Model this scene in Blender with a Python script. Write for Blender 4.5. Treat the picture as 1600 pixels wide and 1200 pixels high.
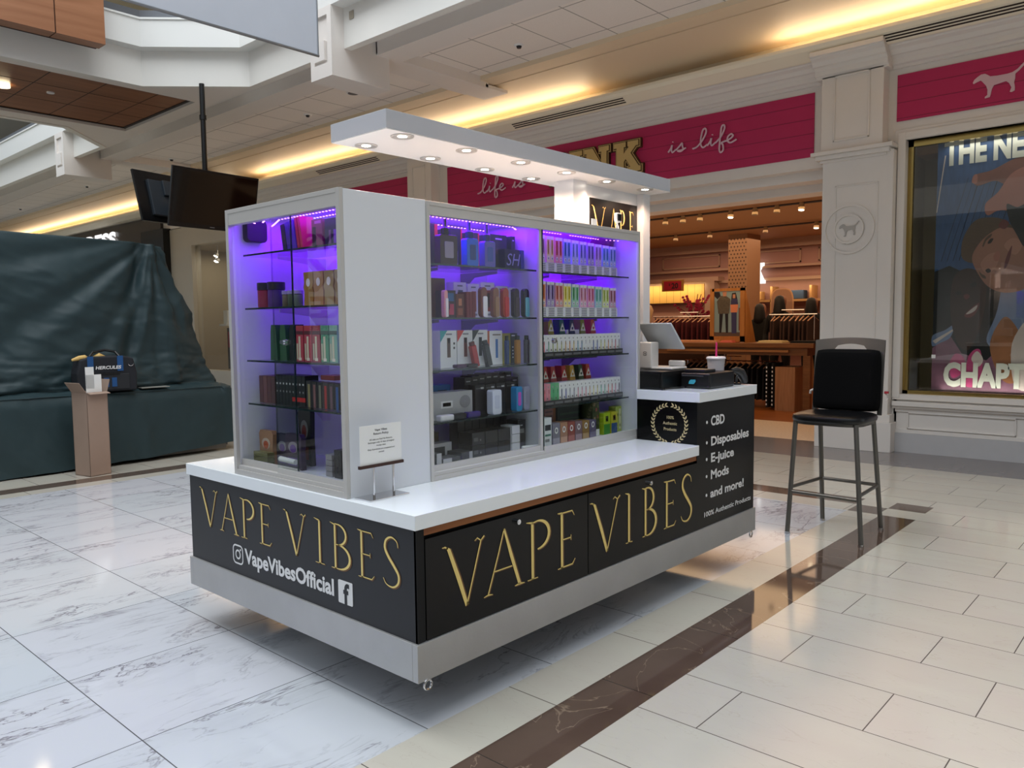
import bpy, math, random
from mathutils import Vector, Matrix, noise
random.seed(7)
for o in list(bpy.data.objects): bpy.data.objects.remove(o, do_unlink=True)
S = bpy.context.scene
COL = S.collection
# ------------------------------------------------------------------ camera
cam_d = bpy.data.cameras.new('camera'); cam = bpy.data.objects.new('camera', cam_d); COL.objects.link(cam)
FW = Vector((.74232, .6658, -.07532)); RT = Vector((.66701, -.74496, -.01146)); UP = Vector((.06374, .04174, .99709))
cam.matrix_world = Matrix(((RT.x, UP.x, -FW.x, -1.82726), (RT.y, UP.y, -FW.y, -2.11413), (RT.z, UP.z, -FW.z, 1.5), (0, 0, 0, 1)))
cam_d.sensor_width = 36; cam_d.lens = 1228.19 / 1600 * 36; cam_d.clip_start = .05; cam_d.clip_end = 200
S.camera = cam
# ------------------------------------------------------------------ view + world
S.view_settings.view_transform = 'Standard'; S.view_settings.look = 'None'
S.view_settings.gamma = 1; S.view_settings.use_curve_mapping = False
S.view_settings.exposure = 0.14
W = bpy.data.worlds.new('world'); S.world = W; W.use_nodes = True
W.node_tree.nodes['Background'].inputs[0].default_value = (.80, .90, 1, 1)
W.node_tree.nodes['Background'].inputs[1].default_value = .88

def light(name, kind, loc, power, col, rot=(0, 0, 0), size=None, sizey=None, spot=None, blend=.5, rad=None):
    d = bpy.data.lights.new(name, kind); d.energy = power; d.color = col
    if kind == 'AREA':
        d.shape = 'RECTANGLE'; d.size = size; d.size_y = sizey or size
    if kind == 'SPOT':
        d.spot_size = spot; d.spot_blend = blend
    if rad is not None: d.shadow_soft_size = rad
    if isinstance(rot, Vector):
        z = -rot.normalized(); y = Vector((0, 1, 0)); x = y.cross(z); rot = Matrix((x, y, z)).transposed().to_euler()
    o = bpy.data.objects.new(name, d); COL.objects.link(o); o.location = loc; o.rotation_euler = rot
    return o
WARM = (1, .72, .42)
R90 = math.pi / 2
# skylight over the atrium
light('skylight', 'AREA', (-1.2, 5.0, 11.5), 1650, (.95, .98, 1), (0, 0, 0), 7.5, 22)

# ------------------------------------------------------------------ materials
MATS = {}
def lin(c):
    return tuple((x / 12.92 if x <= .04045 else ((x + .055) / 1.055) ** 2.4) for x in c)
def mat(name, col, rough=.5, metal=0, spec=.5, noise_amt=0, nscale=8, bump=0, bscale=40, emit=None, estr=0, coat=0, aniso=None, ior=None):
    """col is sRGB 0..1"""
    if name in MATS: return MATS[name]
    m = bpy.data.materials.new(name); m.use_nodes = True; nt = m.node_tree; N = nt.nodes; L = nt.links
    b = N['Principled BSDF']; c = lin(col) + (1,)
    b.inputs['Base Color'].default_value = c; b.inputs['Roughness'].default_value = rough
    b.inputs['Metallic'].default_value = metal; b.inputs['Specular IOR Level'].default_value = spec
    if coat: b.inputs['Coat Weight'].default_value = coat; b.inputs['Coat Roughness'].default_value = .05
    if emit: b.inputs['Emission Color'].default_value = tuple(emit) + (1,); b.inputs['Emission Strength'].default_value = estr
    if noise_amt or bump:
        tc = N.new('ShaderNodeTexCoord'); mp = N.new('ShaderNodeMapping'); L.new(tc.outputs['Object'], mp.inputs[0])
        if aniso: mp.inputs['Scale'].default_value = aniso
        nz = N.new('ShaderNodeTexNoise'); nz.inputs['Scale'].default_value = nscale; nz.inputs['Detail'].default_value = 5
        L.new(mp.outputs[0], nz.inputs['Vector'])
        if noise_amt:
            mx = N.new('ShaderNodeMix'); mx.data_type = 'RGBA'
            mx.inputs['A'].default_value = tuple(max(0, x * (1 - noise_amt)) for x in c[:3]) + (1,)
            mx.inputs['B'].default_value = tuple(min(1, x * (1 + noise_amt)) for x in c[:3]) + (1,)
            L.new(nz.outputs['Fac'], mx.inputs['Factor']); L.new(mx.outputs['Result'], b.inputs['Base Color'])
        if bump:
            n2 = N.new('ShaderNodeTexNoise'); n2.inputs['Scale'].default_value = bscale; L.new(mp.outputs[0], n2.inputs['Vector'])
            bp = N.new('ShaderNodeBump'); bp.inputs['Strength'].default_value = bump; bp.inputs['Distance'].default_value = .01
            L.new(n2.outputs['Fac'], bp.inputs['Height']); L.new(bp.outputs[0], b.inputs['Normal'])
    MATS[name] = m; return m
def emis(name, col, strength):
    if name in MATS: return MATS[name]
    m = bpy.data.materials.new(name); m.use_nodes = True; nt = m.node_tree
    nt.nodes.remove(nt.nodes['Principled BSDF']); e = nt.nodes.new('ShaderNodeEmission')
    e.inputs[0].default_value = tuple(col) + (1,); e.inputs[1].default_value = strength
    nt.links.new(e.outputs[0], nt.nodes['Material Output'].inputs[0]); MATS[name] = m; return m
def glassm(name, tint=(1, 1, 1), refl=.10, rough=0.0):
    if name in MATS: return MATS[name]
    m = bpy.data.materials.new(name); m.use_nodes = True; nt = m.node_tree; N = nt.nodes; L = nt.links
    N.remove(N['Principled BSDF'])
    t = N.new('ShaderNodeBsdfTransparent'); t.inputs[0].default_value = tuple(tint) + (1,)
    g = N.new('ShaderNodeBsdfGlossy'); g.inputs['Roughness'].default_value = rough; B = NB(nt)
    lw = N.new('ShaderNodeLayerWeight'); lw.inputs[0].default_value = .5; ge = N.new('ShaderNodeNewGeometry')
    fr = B.m('ADD', B.m('MULTIPLY', B.m('POWER', lw.outputs['Facing'], 5.0), .9), refl); fr = B.m('MULTIPLY', fr, B.m('SUBTRACT', 1.0, ge.outputs['Backfacing']), clamp=True)
    mx = N.new('ShaderNodeMixShader'); L.new(fr, mx.inputs[0]); L.new(t.outputs[0], mx.inputs[1]); L.new(g.outputs[0], mx.inputs[2])
    L.new(mx.outputs[0], N['Material Output'].inputs[0]); MATS[name] = m; return m

class NB:
    """tiny node-math builder"""
    def __init__(s, nt): s.nt = nt
    def m(s, op, a, b=None, c=None, clamp=False):
        n = s.nt.nodes.new('ShaderNodeMath'); n.operation = op; n.use_clamp = clamp
        for i, x in enumerate((a, b, c)):
            if x is None: continue
            if isinstance(x, (int, float)): n.inputs[i].default_value = x
            else: s.nt.links.new(x, n.inputs[i])
        return n.outputs[0]
    def mix(s, f, a, b):
        n = s.nt.nodes.new('ShaderNodeMix'); n.data_type = 'RGBA'
        for k, x in (('Factor', f), ('A', a), ('B', b)):
            if isinstance(x, (int, float)): n.inputs[k].default_value = x
            elif isinstance(x, tuple): n.inputs[k].default_value = x + (1,)
            else: s.nt.links.new(x, n.inputs[k])
        return n.outputs['Result']

def tile_mat(name, kind):
    m = bpy.data.materials.new(name); m.use_nodes = True; nt = m.node_tree; N = nt.nodes; L = nt.links; B = NB(nt)
    b = N['Principled BSDF']
    g = N.new('ShaderNodeNewGeometry'); sp = N.new('ShaderNodeSeparateXYZ'); L.new(g.outputs['Position'], sp.inputs[0])
    X, Y = sp.outputs[0], sp.outputs[1]
    if kind == 'marble': sx = sy = .736; u = B.m('DIVIDE', B.m('SUBTRACT', X, .057), sx); v = B.m('DIVIDE', B.m('SUBTRACT', Y, .015), sy)
    elif kind == 'bond':
        sx, sy = .379, .758
        u = B.m('DIVIDE', B.m('SUBTRACT', X, .71), sx); odd = B.m('FLOORED_MODULO', B.m('FLOOR', u), 2.0)
        v = B.m('DIVIDE', B.m('SUBTRACT', B.m('ADD', Y, .735), B.m('MULTIPLY', odd, .288)), sy)
    elif kind == 'bandx': sx, sy = .76, 50; u = B.m('DIVIDE', B.m('SUBTRACT', X, .51), sx); v = B.m('DIVIDE', B.m('ADD', Y, 25.1), sy)
    elif kind == 'bandy': sx, sy = 50, .76; u = B.m('DIVIDE', B.m('ADD', X, 15.1), sx); v = B.m('DIVIDE', B.m('SUBTRACT', Y, .05), sy)
    elif kind in ('brownx',): sx, sy = .76, 50; u = B.m('DIVIDE', B.m('SUBTRACT', X, .82), sx); v = B.m('DIVIDE', B.m('ADD', Y, 25.1), sy)
    elif kind == 'dark': sx, sy = 1.02, .378; u = B.m('DIVIDE', B.m('SUBTRACT', X, 6.76), sx); v = B.m('DIVIDE', B.m('SUBTRACT', Y, .125), sy)
    fu = B.m('FRACT', u); fv = B.m('FRACT', v); iu = B.m('FLOOR', u); iv = B.m('FLOOR', v)
    du = B.m('MULTIPLY', B.m('MINIMUM', fu, B.m('SUBTRACT', 1.0, fu)), sx); dv = B.m('MULTIPLY', B.m('MINIMUM', fv, B.m('SUBTRACT', 1.0, fv)), sy)
    d = B.m('MINIMUM', du, dv); grout = B.m('LESS_THAN', d, .0023)
    cb = N.new('ShaderNodeCombineXYZ'); L.new(iu, cb.inputs[0]); L.new(iv, cb.inputs[1])
    wn = N.new('ShaderNodeTexWhiteNoise'); L.new(cb.outputs[0], wn.inputs['Vector'])
    # vector = position + per-tile random offset
    off = N.new('ShaderNodeVectorMath'); off.operation = 'MULTIPLY_ADD'; L.new(wn.outputs['Color'], off.inputs[0])
    off.inputs[1].default_value = (37, 23, 0); L.new(g.outputs['Position'], off.inputs[2])
    mp = N.new('ShaderNodeMapping'); L.new(off.outputs[0], mp.inputs[0])
    val = wn.outputs['Value']
    if kind == 'marble':
        mp.inputs['Rotation'].default_value = (0, 0, .5); mp.inputs['Scale'].default_value = (.75, 2.0, 1)
        def vein(scale, w, dist, det):
            n = N.new('ShaderNodeTexNoise'); n.inputs['Scale'].default_value = scale; n.inputs['Detail'].default_value = det
            n.inputs['Distortion'].default_value = dist; n.inputs['Roughness'].default_value = .6; L.new(mp.outputs[0], n.inputs['Vector'])
            a = B.m('ABSOLUTE', B.m('SUBTRACT', n.outputs['Fac'], .5)); return B.m('SUBTRACT', 1.0, B.m('DIVIDE', a, w, clamp=True), clamp=True)
        msk = N.new('ShaderNodeTexNoise'); msk.inputs['Scale'].default_value = 1.6; msk.inputs['Detail'].default_value = 3; L.new(mp.outputs[0], msk.inputs['Vector'])
        mk = B.m('MULTIPLY', B.m('SUBTRACT', msk.outputs['Fac'], .47, clamp=True), 7.0, clamp=True)
        v1 = B.m('MULTIPLY', vein(1.3, .012, .9, 7), mk); v2 = B.m('MULTIPLY', vein(2.9, .018, .7, 8), B.m('MULTIPLY', mk, .5)); v3 = B.m('MULTIPLY', vein(1.9, .10, .5, 6), B.m('MULTIPLY', mk, .12))
        vv = B.m('ADD', B.m('MAXIMUM', v1, v2), v3, clamp=True)
        base = B.mix(val, lin((.75, .77, .79)), lin((.775, .78, .805)))
        colr = B.mix(B.m('MULTIPLY', vv, .9), base, lin((.42, .40, .43)))
        gc = lin((.36, .36, .37)); rough = .07
    elif kind in ('bond', 'bandx', 'bandy'):
        mp.inputs['Scale'].default_value = (2.5, 1, 1)
        n = N.new('ShaderNodeTexNoise'); n.inputs['Scale'].default_value = 1.6; n.inputs['Detail'].default_value = 5; n.inputs['Distortion'].default_value = .6; L.new(mp.outputs[0], n.inputs['Vector'])
        base = B.mix(val, lin((.71, .68, .64)), lin((.745, .705, .67)))
        colr = B.mix(B.m('MULTIPLY', n.outputs['Fac'], 1.0), base, lin((.76, .755, .70)))
        n2 = N.new('ShaderNodeTexNoise'); n2.inputs['Scale'].default_value = 3.0; n2.inputs['Detail'].default_value = 8; n2.inputs['Distortion'].default_value = 1.0; L.new(mp.outputs[0], n2.inputs['Vector'])
        a = B.m('ABSOLUTE', B.m('SUBTRACT', n2.outputs['Fac'], .5)); vv = B.m('SUBTRACT', 1.0, B.m('DIVIDE', a, .006, clamp=True), clamp=True)
        colr = B.mix(B.m('MULTIPLY', vv, .22), colr, lin((.62, .56, .50)))
        gc = lin((.36, .33, .31)); rough = .13
    elif kind in ('brownx', 'browny'):
        n = N.new('ShaderNodeTexNoise'); n.inputs['Scale'].default_value = 2.5; n.inputs['Detail'].default_value = 6; L.new(mp.outputs[0], n.inputs['Vector'])
        colr = B.mix(n.outputs['Fac'], lin((.24, .18, .145)), lin((.40, .33, .29))); colr = B.mix(B.m('MULTIPLY', val, .4), colr, lin((.36, .30, .27)))
        n2 = N.new('ShaderNodeTexNoise'); n2.inputs['Scale'].default_value = 1.7; n2.inputs['Detail'].default_value = 7; n2.inputs['Distortion'].default_value = 1.2; L.new(mp.outputs[0], n2.inputs['Vector'])
        a = B.m('ABSOLUTE', B.m('SUBTRACT', n2.outputs['Fac'], .5)); vv = B.m('SUBTRACT', 1.0, B.m('DIVIDE', a, .004, clamp=True), clamp=True)
        colr = B.mix(B.m('MULTIPLY', vv, .45), colr, lin((.66, .58, .5)))
        gc = lin((.2, .17, .15)); rough = .06
    else:
        n = N.new('ShaderNodeTexNoise'); n.inputs['Scale'].default_value = 3; n.inputs['Detail'].default_value = 6; L.new(mp.outputs[0], n.inputs['Vector'])
        colr = B.mix(n.outputs['Fac'], lin((.43, .41, .41)), lin((.52, .50, .50)))
        gc = lin((.28, .27, .27)); rough = .2
    L.new(B.mix(grout, colr, gc), b.inputs['Base Color'])
    b.inputs['Roughness'].default_value = rough; b.inputs['Specular IOR Level'].default_value = .5
    MATS[name] = m; return m

def wood_mat(name, c1, c2, rough=.45, axis=0, scale=1.0, spec=.4):
    if name in MATS: return MATS[name]
    m = bpy.data.materials.new(name); m.use_nodes = True; nt = m.node_tree; N = nt.nodes; L = nt.links; B = NB(nt)
    tc = N.new('ShaderNodeTexCoord'); mp = N.new('ShaderNodeMapping'); L.new(tc.outputs['Object'], mp.inputs[0])
    sc = [14 * scale] * 3; sc[axis] = 1.2 * scale; mp.inputs['Scale'].default_value = sc
    n = N.new('ShaderNodeTexNoise'); n.inputs['Scale'].default_value = 1.5; n.inputs['Detail'].default_value = 6; n.inputs['Distortion'].default_value = .8; L.new(mp.outputs[0], n.inputs['Vector'])
    r = N.new('ShaderNodeMapRange'); r.inputs[1].default_value = .3; r.inputs[2].default_value = .7; L.new(n.outputs['Fac'], r.inputs[0])
    b = N['Principled BSDF']; L.new(B.mix(r.outputs[0], lin(c1), lin(c2)), b.inputs['Base Color'])
    b.inputs['Roughness'].default_value = rough; b.inputs['Specular IOR Level'].default_value = spec; MATS[name] = m; return m

def board_mat(name, col, z0, pitch, line=.006, axis=2):
    """painted boards: thin dark grooves at a fixed pitch along an axis"""
    m = bpy.data.materials.new(name); m.use_nodes = True; nt = m.node_tree; N = nt.nodes; L = nt.links; B = NB(nt)
    g = N.new('ShaderNodeNewGeometry'); sp = N.new('ShaderNodeSeparateXYZ'); L.new(g.outputs['Position'], sp.inputs[0])
    f = B.m('FRACT', B.m('DIVIDE', B.m('SUBTRACT', sp.outputs[axis], z0), pitch)); gr = B.m('LESS_THAN', f, line / pitch)
    n = N.new('ShaderNodeTexNoise'); n.inputs['Scale'].default_value = 2.0; L.new(g.outputs['Position'], n.inputs['Vector'])
    c = lin(col); cc = B.mix(n.outputs['Fac'], tuple(x * .92 for x in c), tuple(min(1, x * 1.08) for x in c))
    b = N['Principled BSDF']; L.new(B.mix(gr, cc, tuple(x * .35 for x in c)), b.inputs['Base Color']); b.inputs['Roughness'].default_value = .55
    MATS[name] = m; return m

def ceil_mat(name):
    m = bpy.data.materials.new(name); m.use_nodes = True; nt = m.node_tree; N = nt.nodes; L = nt.links; B = NB(nt)
    g = N.new('ShaderNodeNewGeometry'); sp = N.new('ShaderNodeSeparateXYZ'); L.new(g.outputs['Position'], sp.inputs[0])
    u = B.m('FRACT', B.m('DIVIDE', B.m('SUBTRACT', sp.outputs[0], 5.13), .845)); v = B.m('FRACT', B.m('DIVIDE', B.m('SUBTRACT', sp.outputs[1], 5.40), .69))
    d = B.m('MINIMUM', B.m('MULTIPLY', B.m('MINIMUM', u, B.m('SUBTRACT', 1.0, u)), .845), B.m('MULTIPLY', B.m('MINIMUM', v, B.m('SUBTRACT', 1.0, v)), .69))
    gr = B.m('LESS_THAN', d, .007)
    n = N.new('ShaderNodeTexNoise'); n.inputs['Scale'].default_value = 90; L.new(g.outputs['Position'], n.inputs['Vector'])
    cc = B.mix(n.outputs['Fac'], lin((.90, .87, .84)), lin((.96, .93, .90)))
    b = N['Principled BSDF']; L.new(B.mix(gr, cc, lin((.62, .59, .56))), b.inputs['Base Color']); b.inputs['Roughness'].default_value = .9
    MATS[name] = m; return m

# ------------------------------------------------------------------ mesh building
class MB:
    def __init__(s): s.v = []; s.f = []; s.mi = []
    def _add(s, vs, fs, m=0):
        k = len(s.v); s.v += [tuple(p) for p in vs]; s.f += [tuple(i + k for i in f) for f in fs]; s.mi += [m] * len(fs); return s
    def box(s, x0, x1, y0, y1, z0, z1, m=0):
        if x0 > x1: x0, x1 = x1, x0
        if y0 > y1: y0, y1 = y1, y0
        if z0 > z1: z0, z1 = z1, z0
        vs = [(x, y, z) for x in (x0, x1) for y in (y0, y1) for z in (z0, z1)]
        return s._add(vs, [(0, 1, 3, 2), (4, 6, 7, 5), (0, 4, 5, 1), (2, 3, 7, 6), (0, 2, 6, 4), (1, 5, 7, 3)], m)
    def obox(s, M, sx, sy, sz, m=0):
        vs = [M @ Vector((x * sx / 2, y * sy / 2, z * sz / 2)) for x in (-1, 1) for y in (-1, 1) for z in (-1, 1)]
        return s._add(vs, [(0, 1, 3, 2), (4, 6, 7, 5), (0, 4, 5, 1), (2, 3, 7, 6), (0, 2, 6, 4), (1, 5, 7, 3)], m)
    def cyl(s, p0, p1, r0, r1=None, n=16, m=0):
        r1 = r0 if r1 is None else r1; p0 = Vector(p0); p1 = Vector(p1); d = (p1 - p0).normalized()
        a = d.orthogonal().normalized(); b = d.cross(a); vs = []
        for p, r in ((p0, r0), (p1, r1)):
            for i in range(n): t = 2 * math.pi * i / n; vs.append(p + (a * math.cos(t) + b * math.sin(t)) * r)
        fs = [(i, (i + 1) % n, n + (i + 1) % n, n + i) for i in range(n)] + [tuple(reversed(range(n))), tuple(range(n, 2 * n))]
        return s._add(vs, fs, m)
    def tube(s, pts, r, n=8, m=0, rs=None):
        pts = [Vector(p) for p in pts]; vs = []; fs = []; a = None
        for i, p in enumerate(pts):
            d = (pts[min(i + 1, len(pts) - 1)] - pts[max(i - 1, 0)]).normalized()
            a = d.orthogonal().normalized() if a is None else (a - d * a.dot(d)).normalized(); b = d.cross(a); rr = rs[i] if rs else r
            for j in range(n): t = 2 * math.pi * j / n; vs.append(p + (a * math.cos(t) + b * math.sin(t)) * rr)
        for i in range(len(pts) - 1):
            for j in range(n): fs.append((i * n + j, i * n + (j + 1) % n, (i + 1) * n + (j + 1) % n, (i + 1) * n + j))
        fs += [tuple(reversed(range(n))), tuple(range((len(pts) - 1) * n, len(pts) * n))]
        return s._add(vs, fs, m)
    def lathe(s, prof, c=(0, 0, 0), n=24, m=0):
        vs = []; fs = []
        for r, z in prof:
            for i in range(n): t = 2 * math.pi * i / n; vs.append((c[0] + r * math.cos(t), c[1] + r * math.sin(t), c[2] + z))
        for k in range(len(prof) - 1):
            for i in range(n): fs.append((k * n + i, k * n + (i + 1) % n, (k + 1) * n + (i + 1) % n, (k + 1) * n + i))
        fs += [tuple(reversed(range(n))), tuple(range((len(prof) - 1) * n, len(prof) * n))]
        return s._add(vs, fs, m)
    def prism(s, pts, F, d, m=0, sx=1):
        """2D outline -> frame F (origin,right,up) extruded d along the normal (right x up)"""
        o, r, u = (Vector(a) for a in F); nrm = r.cross(u)
        a = sum(pts[i][0] * pts[(i + 1) % len(pts)][1] - pts[(i + 1) % len(pts)][0] * pts[i][1] for i in range(len(pts)))
        if a < 0: pts = list(reversed(pts))
        n = len(pts); P = [o + r * p[0] * sx + u * p[1] for p in pts]
        vs = P + [p + nrm * d for p in P]
        fs = [tuple(reversed(range(n))), tuple(range(n, 2 * n))] + [(i, (i + 1) % n, n + (i + 1) % n, n + i) for i in range(n)]
        return s._add(vs, fs, m)
    def plan(s, pts, z0, z1, m=0): return s.prism(pts, ((0, 0, z0), (1, 0, 0), (0, 1, 0)), z1 - z0, m)
    def quad(s, a, b, c, d, m=0): return s._add([a, b, c, d], [(0, 1, 2, 3)], m)
    def build(s, name, mats, parent=None, bevel=0, smooth=False, seg=2, recalc=True, loc=None):
        me = bpy.data.meshes.new(name)
        me.from_pydata(s.v, [], s.f)
        for m in (mats if isinstance(mats, (list, tuple)) else [mats]): me.materials.append(m)
        if any(s.mi): me.polygons.foreach_set('material_index', s.mi)
        me.update()
        if smooth:
            me.polygons.foreach_set('use_smooth', [True] * len(me.polygons))
            try: me.set_sharp_from_angle(angle=math.radians(40))
            except Exception: pass
        o = bpy.data.objects.new(name, me); COL.objects.link(o)
        if bevel:
            b = o.modifiers.new('bevel', 'BEVEL'); b.width = bevel; b.segments = seg; b.limit_method = 'ANGLE'; b.angle_limit = math.radians(40)
        if parent is not None:
            o.parent = parent; o.matrix_parent_inverse = Matrix.Translation(parent.location).inverted() if False else parent.matrix_basis.inverted()
        return o

def thing(name, label, cat, loc=(0, 0, 0), group=None):
    o = bpy.data.objects.new(name, None); COL.objects.link(o); o.location = loc; o.empty_display_size = .05
    o['label'] = label; o['category'] = cat
    if group: o['group'] = group
    return o
def tag(o, label, cat, group=None):
    o['label'] = label; o['category'] = cat
    if group: o['group'] = group
    return o
def struct(o): o['kind'] = 'structure'; return o
def inside(mb, F, f2): pass

def text_mb(s, F, h, d=.0015, xs=1.0, bold=0, align='LEFT', mir=False, shear=0, spacing=1.0, width=None):
    """text as mesh on frame F; h = capital height"""
    cu = bpy.data.curves.new('t', 'FONT'); cu.body = s; cu.align_x = align; cu.size = 1; cu.offset = bold; cu.resolution_u = 3; cu.shear = shear; cu.space_character = spacing
    ob = bpy.data.objects.new('t', cu); COL.objects.link(ob); bpy.context.view_layer.update()
    dg = bpy.context.evaluated_depsgraph_get(); me = bpy.data.meshes.new_from_object(ob.evaluated_get(dg))
    if width:
        xsv = [v.co.x for v in me.vertices]; xs = width / ((max(xsv) - min(xsv)) * h / .70)
    k = h / .70; o, r, u = (Vector(a) for a in F); n = r.cross(u); mb = MB()
    mb.v = [tuple(o + r * (v.co.x * k * xs * (-1 if mir else 1)) + u * (v.co.y * k) + n * d) for v in me.vertices]
    mb.f = [tuple(p.vertices) for p in me.polygons]; mb.mi = [0] * len(mb.f)
    bpy.data.objects.remove(ob, do_unlink=True); bpy.data.curves.remove(cu); bpy.data.meshes.remove(me)
    return mb
def merge(*mbs):
    o = MB()
    for i, m in enumerate(mbs):
        m, idx = m if isinstance(m, tuple) else (m, 0)
        k = len(o.v); o.v += m.v; o.f += [tuple(i + k for i in f) for f in m.f]; o.mi += [idx] * len(m.f)
    return o
FX = ((1, 0, 0), (0, 0, 1))        # right, up of a surface that faces -Y
FY = ((0, -1, 0), (0, 0, 1))       # right, up of a surface that faces -X

# common materials
white_lam = mat('white_laminate', (.86, .87, .89), .25)
white_quartz = mat('white_quartz', (.93, .95, .965), .12, noise_amt=.02)
quartz_edge = white_quartz
black_gloss = mat('black_gloss_vinyl', (.04, .04, .045), .18, spec=.22, noise_amt=.15, nscale=3)
charcoal = mat('black_vinyl_reflect', (.165, .17, .185), .4, spec=.3, noise_amt=.08, nscale=4)  # black vinyl; the end panel's reflected light is mixed into the colour
steel = mat('brushed_steel_kick', (.74, .74, .74), .42, .7, noise_amt=.12, nscale=5, bump=.05, bscale=60, aniso=(1, 1, 1))
alu = mat('satin_aluminium', (.78, .77, .755), .38, .3)
chrome = mat('chrome', (.85, .85, .86), .12, 1)
cream = mat('cream_plaster', (.90, .89, .865), .7, noise_amt=.015, nscale=3)
trimw = mat('white_trim_paint', (.90, .875, .85), .5, noise_amt=.02, nscale=4)
black = mat('black_plastic', (.03, .03, .035), .35)
blackm = mat('black_matte', (.035, .035, .04), .8)
whitep = mat('white_print', (.9, .9, .9), .5)
paper = mat('paper', (.93, .93, .92), .6)
gold = mat('gold_print', (.93, .83, .50), .4)
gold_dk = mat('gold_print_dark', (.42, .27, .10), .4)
glass = glassm('clear_glass', (.97, .985, .98), .05)
shelf_glass = glassm('shelf_glass', (.93, .96, .95), .09)
edge_glass = mat('glass_edge', (.10, .16, .16), .15)
# ------------------------------------------------------------------ floor
def rect(mb, x0, x1, y0, y1, m): mb.quad((x0, y0, 0), (x1, y0, 0), (x1, y1, 0), (x0, y1, 0), m)
f = MB()
XA, XB, XE = -12, 4.52, 6.76
rect(f, XA, XB, .018, 5.90, 0)
rect(f, XA, XB, -.232, .018, 2); rect(f, XA, XB, -.482, -.232, 4)
rect(f, XB, 4.78, -.21, .018, 5); rect(f, XB, 4.78, -.482, -.21, 3); rect(f, 4.78, 5.03, -.482, -.21, 5); rect(f, 4.78, 5.03, -.21, .04, 3)
rect(f, XB, 4.78, .018, 40, 3); rect(f, 4.78, 5.03, .04, 40, 5)
rect(f, XA, XB, 5.90, 6.10, 2); rect(f, XA, XB, 6.10, 6.34, 5); rect(f, XA, XB, 6.34, 40, 1)
rect(f, XA, 5.03, -14, -.482, 1); rect(f, 5.03, XE, -14, 40, 1)
rect(f, XE, 7.95, -14, 40, 6)
rect(f, 7.95, 9.63, -14, 11, 7); rect(f, 9.63, 16.2, -14, 11, 8); rect(f, 7.95, 16.2, 11, 40, 7)
rect(f, XA, -12, -14, 40, 1)
spk = mat('speckled_terrazzo', (.80, .72, .63), .35, noise_amt=.35, nscale=35)
wfl = wood_mat('store_wood_floor', (.42, .22, .08), (.58, .33, .13), .35, 1)
struct(f.build('floor', [tile_mat('marble_tile', 'marble'), tile_mat('beige_tile', 'bond'), tile_mat('beige_border', 'bandx'), tile_mat('beige_border_across', 'bandy'),
    tile_mat('brown_border', 'brownx'), mat('brown_marble', (.36, .30, .265), .09, noise_amt=.2, nscale=2), tile_mat('grey_stone_tile', 'dark'), spk, wfl]))

# ------------------------------------------------------------------ balcony, bridge and their soffits
P1 = [(3.93, -14), (3.93, 7.73), (2.93, 8.73), (-12, 8.73)]
P2 = [(-12, 11.85), (3.0, 11.85), (3.93, 12.85), (3.93, 40)]
def off(P, d):
    """offset an open polyline to its left by d"""
    out = []
    for i, p in enumerate(P):
        p = Vector(p); ds = []
        if i > 0: ds.append((p - Vector(P[i - 1])).normalized())
        if i < len(P) - 1: ds.append((Vector(P[i + 1]) - p).normalized())
        ns = [Vector((-a.y, a.x)) for a in ds]; n = sum(ns, Vector((0, 0))).normalized(); out.append(p + n * d / n.dot(ns[0]))
    return out
def strip(mb, P, d0, d1, z0, z1, m=0):
    a = off(P, d0); b = off(P, d1)
    for i in range(len(P) - 1): mb.plan([a[i], a[i + 1], b[i + 1], b[i]], z0, z1, m)
lf = MB()
for P in (P1, P2): strip(lf, P, 0, -.10, 4.735, 5.3)
lf.box(3.40, 3.44, 8.60, 8.61, 4.85, 4.86)
struct(lf.build('wall_balcony_fascia', cream))
up = MB()
for P in (P1, P2): strip(up, P, .17, -.05, 5.19, 5.54); strip(up, P, .19, -.07, 5.535, 5.56)
struct(up.build('wall_balcony_parapet', mat('cream_bright', (.90, .90, .885), .6)))
rl = MB()
railm = mat('grey_rail', (.45, .46, .48), .35, .5)
for P in (P1, P2): strip(rl, P, .10, .04, 5.56, 5.68)
struct(rl.build('trim_1', railm))
gl = MB()
for P in (P1, P2): strip(gl, P, .085, .075, 5.68, 6.4)
struct(gl.build('window_1', glass))
rt = MB()
for P in (P1, P2): strip(rt, P, .11, .05, 6.4, 6.45)
struct(rt.build('trim_2', railm))
# slab, bridge underside and wood soffit
sl = MB()
sl.box(4.03, 16.2, -14, 40, 5.0, 5.3)
sl.box(-12, 4.1, 8.8, 11.8, 4.86, 5.3)
struct(sl.build('ceiling_slab', cream))
bu = MB()
bu.box(-12, 3.80, 8.80, 9.0, 4.75, 4.86); bu.box(-12, 3.80, 11.42, 11.80, 4.75, 4.86)
bu.plan([(3.80, 8.80), (2.90, 8.80), (3.80, 7.95), (4.03, 7.75), (4.03, 12.9), (3.80, 12.65), (3.0, 11.80), (3.80, 11.80)], 4.75, 4.86)
struct(bu.build('ceiling_bridge_underside', trimw))
ws = MB(); ws.box(-12, 3.80, 9.0, 11.42, 4.80, 4.85)
gm = MB()
for k in range(-20, 6):
    x = 3.34 - .69 * k + .69 * 0
    if x < 3.8: gm.box(x - .006, x + .006, 9.0, 11.42, 4.798, 4.8)
for y in (9.8, 10.6): gm.box(-12, 3.8, y - .006, y + .006, 4.798, 4.8)
gm.box(-12, 3.8, 11.37, 11.42, 4.79, 4.80); gm.box(3.75, 3.8, 9, 11.42, 4.79, 4.80); gm.box(-12, 3.8, 9.0, 9.03, 4.79, 4.8)
wsm = wood_mat('soffit_walnut', (.48, .29, .17), (.58, .38, .24), .35, 0, .5)
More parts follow.
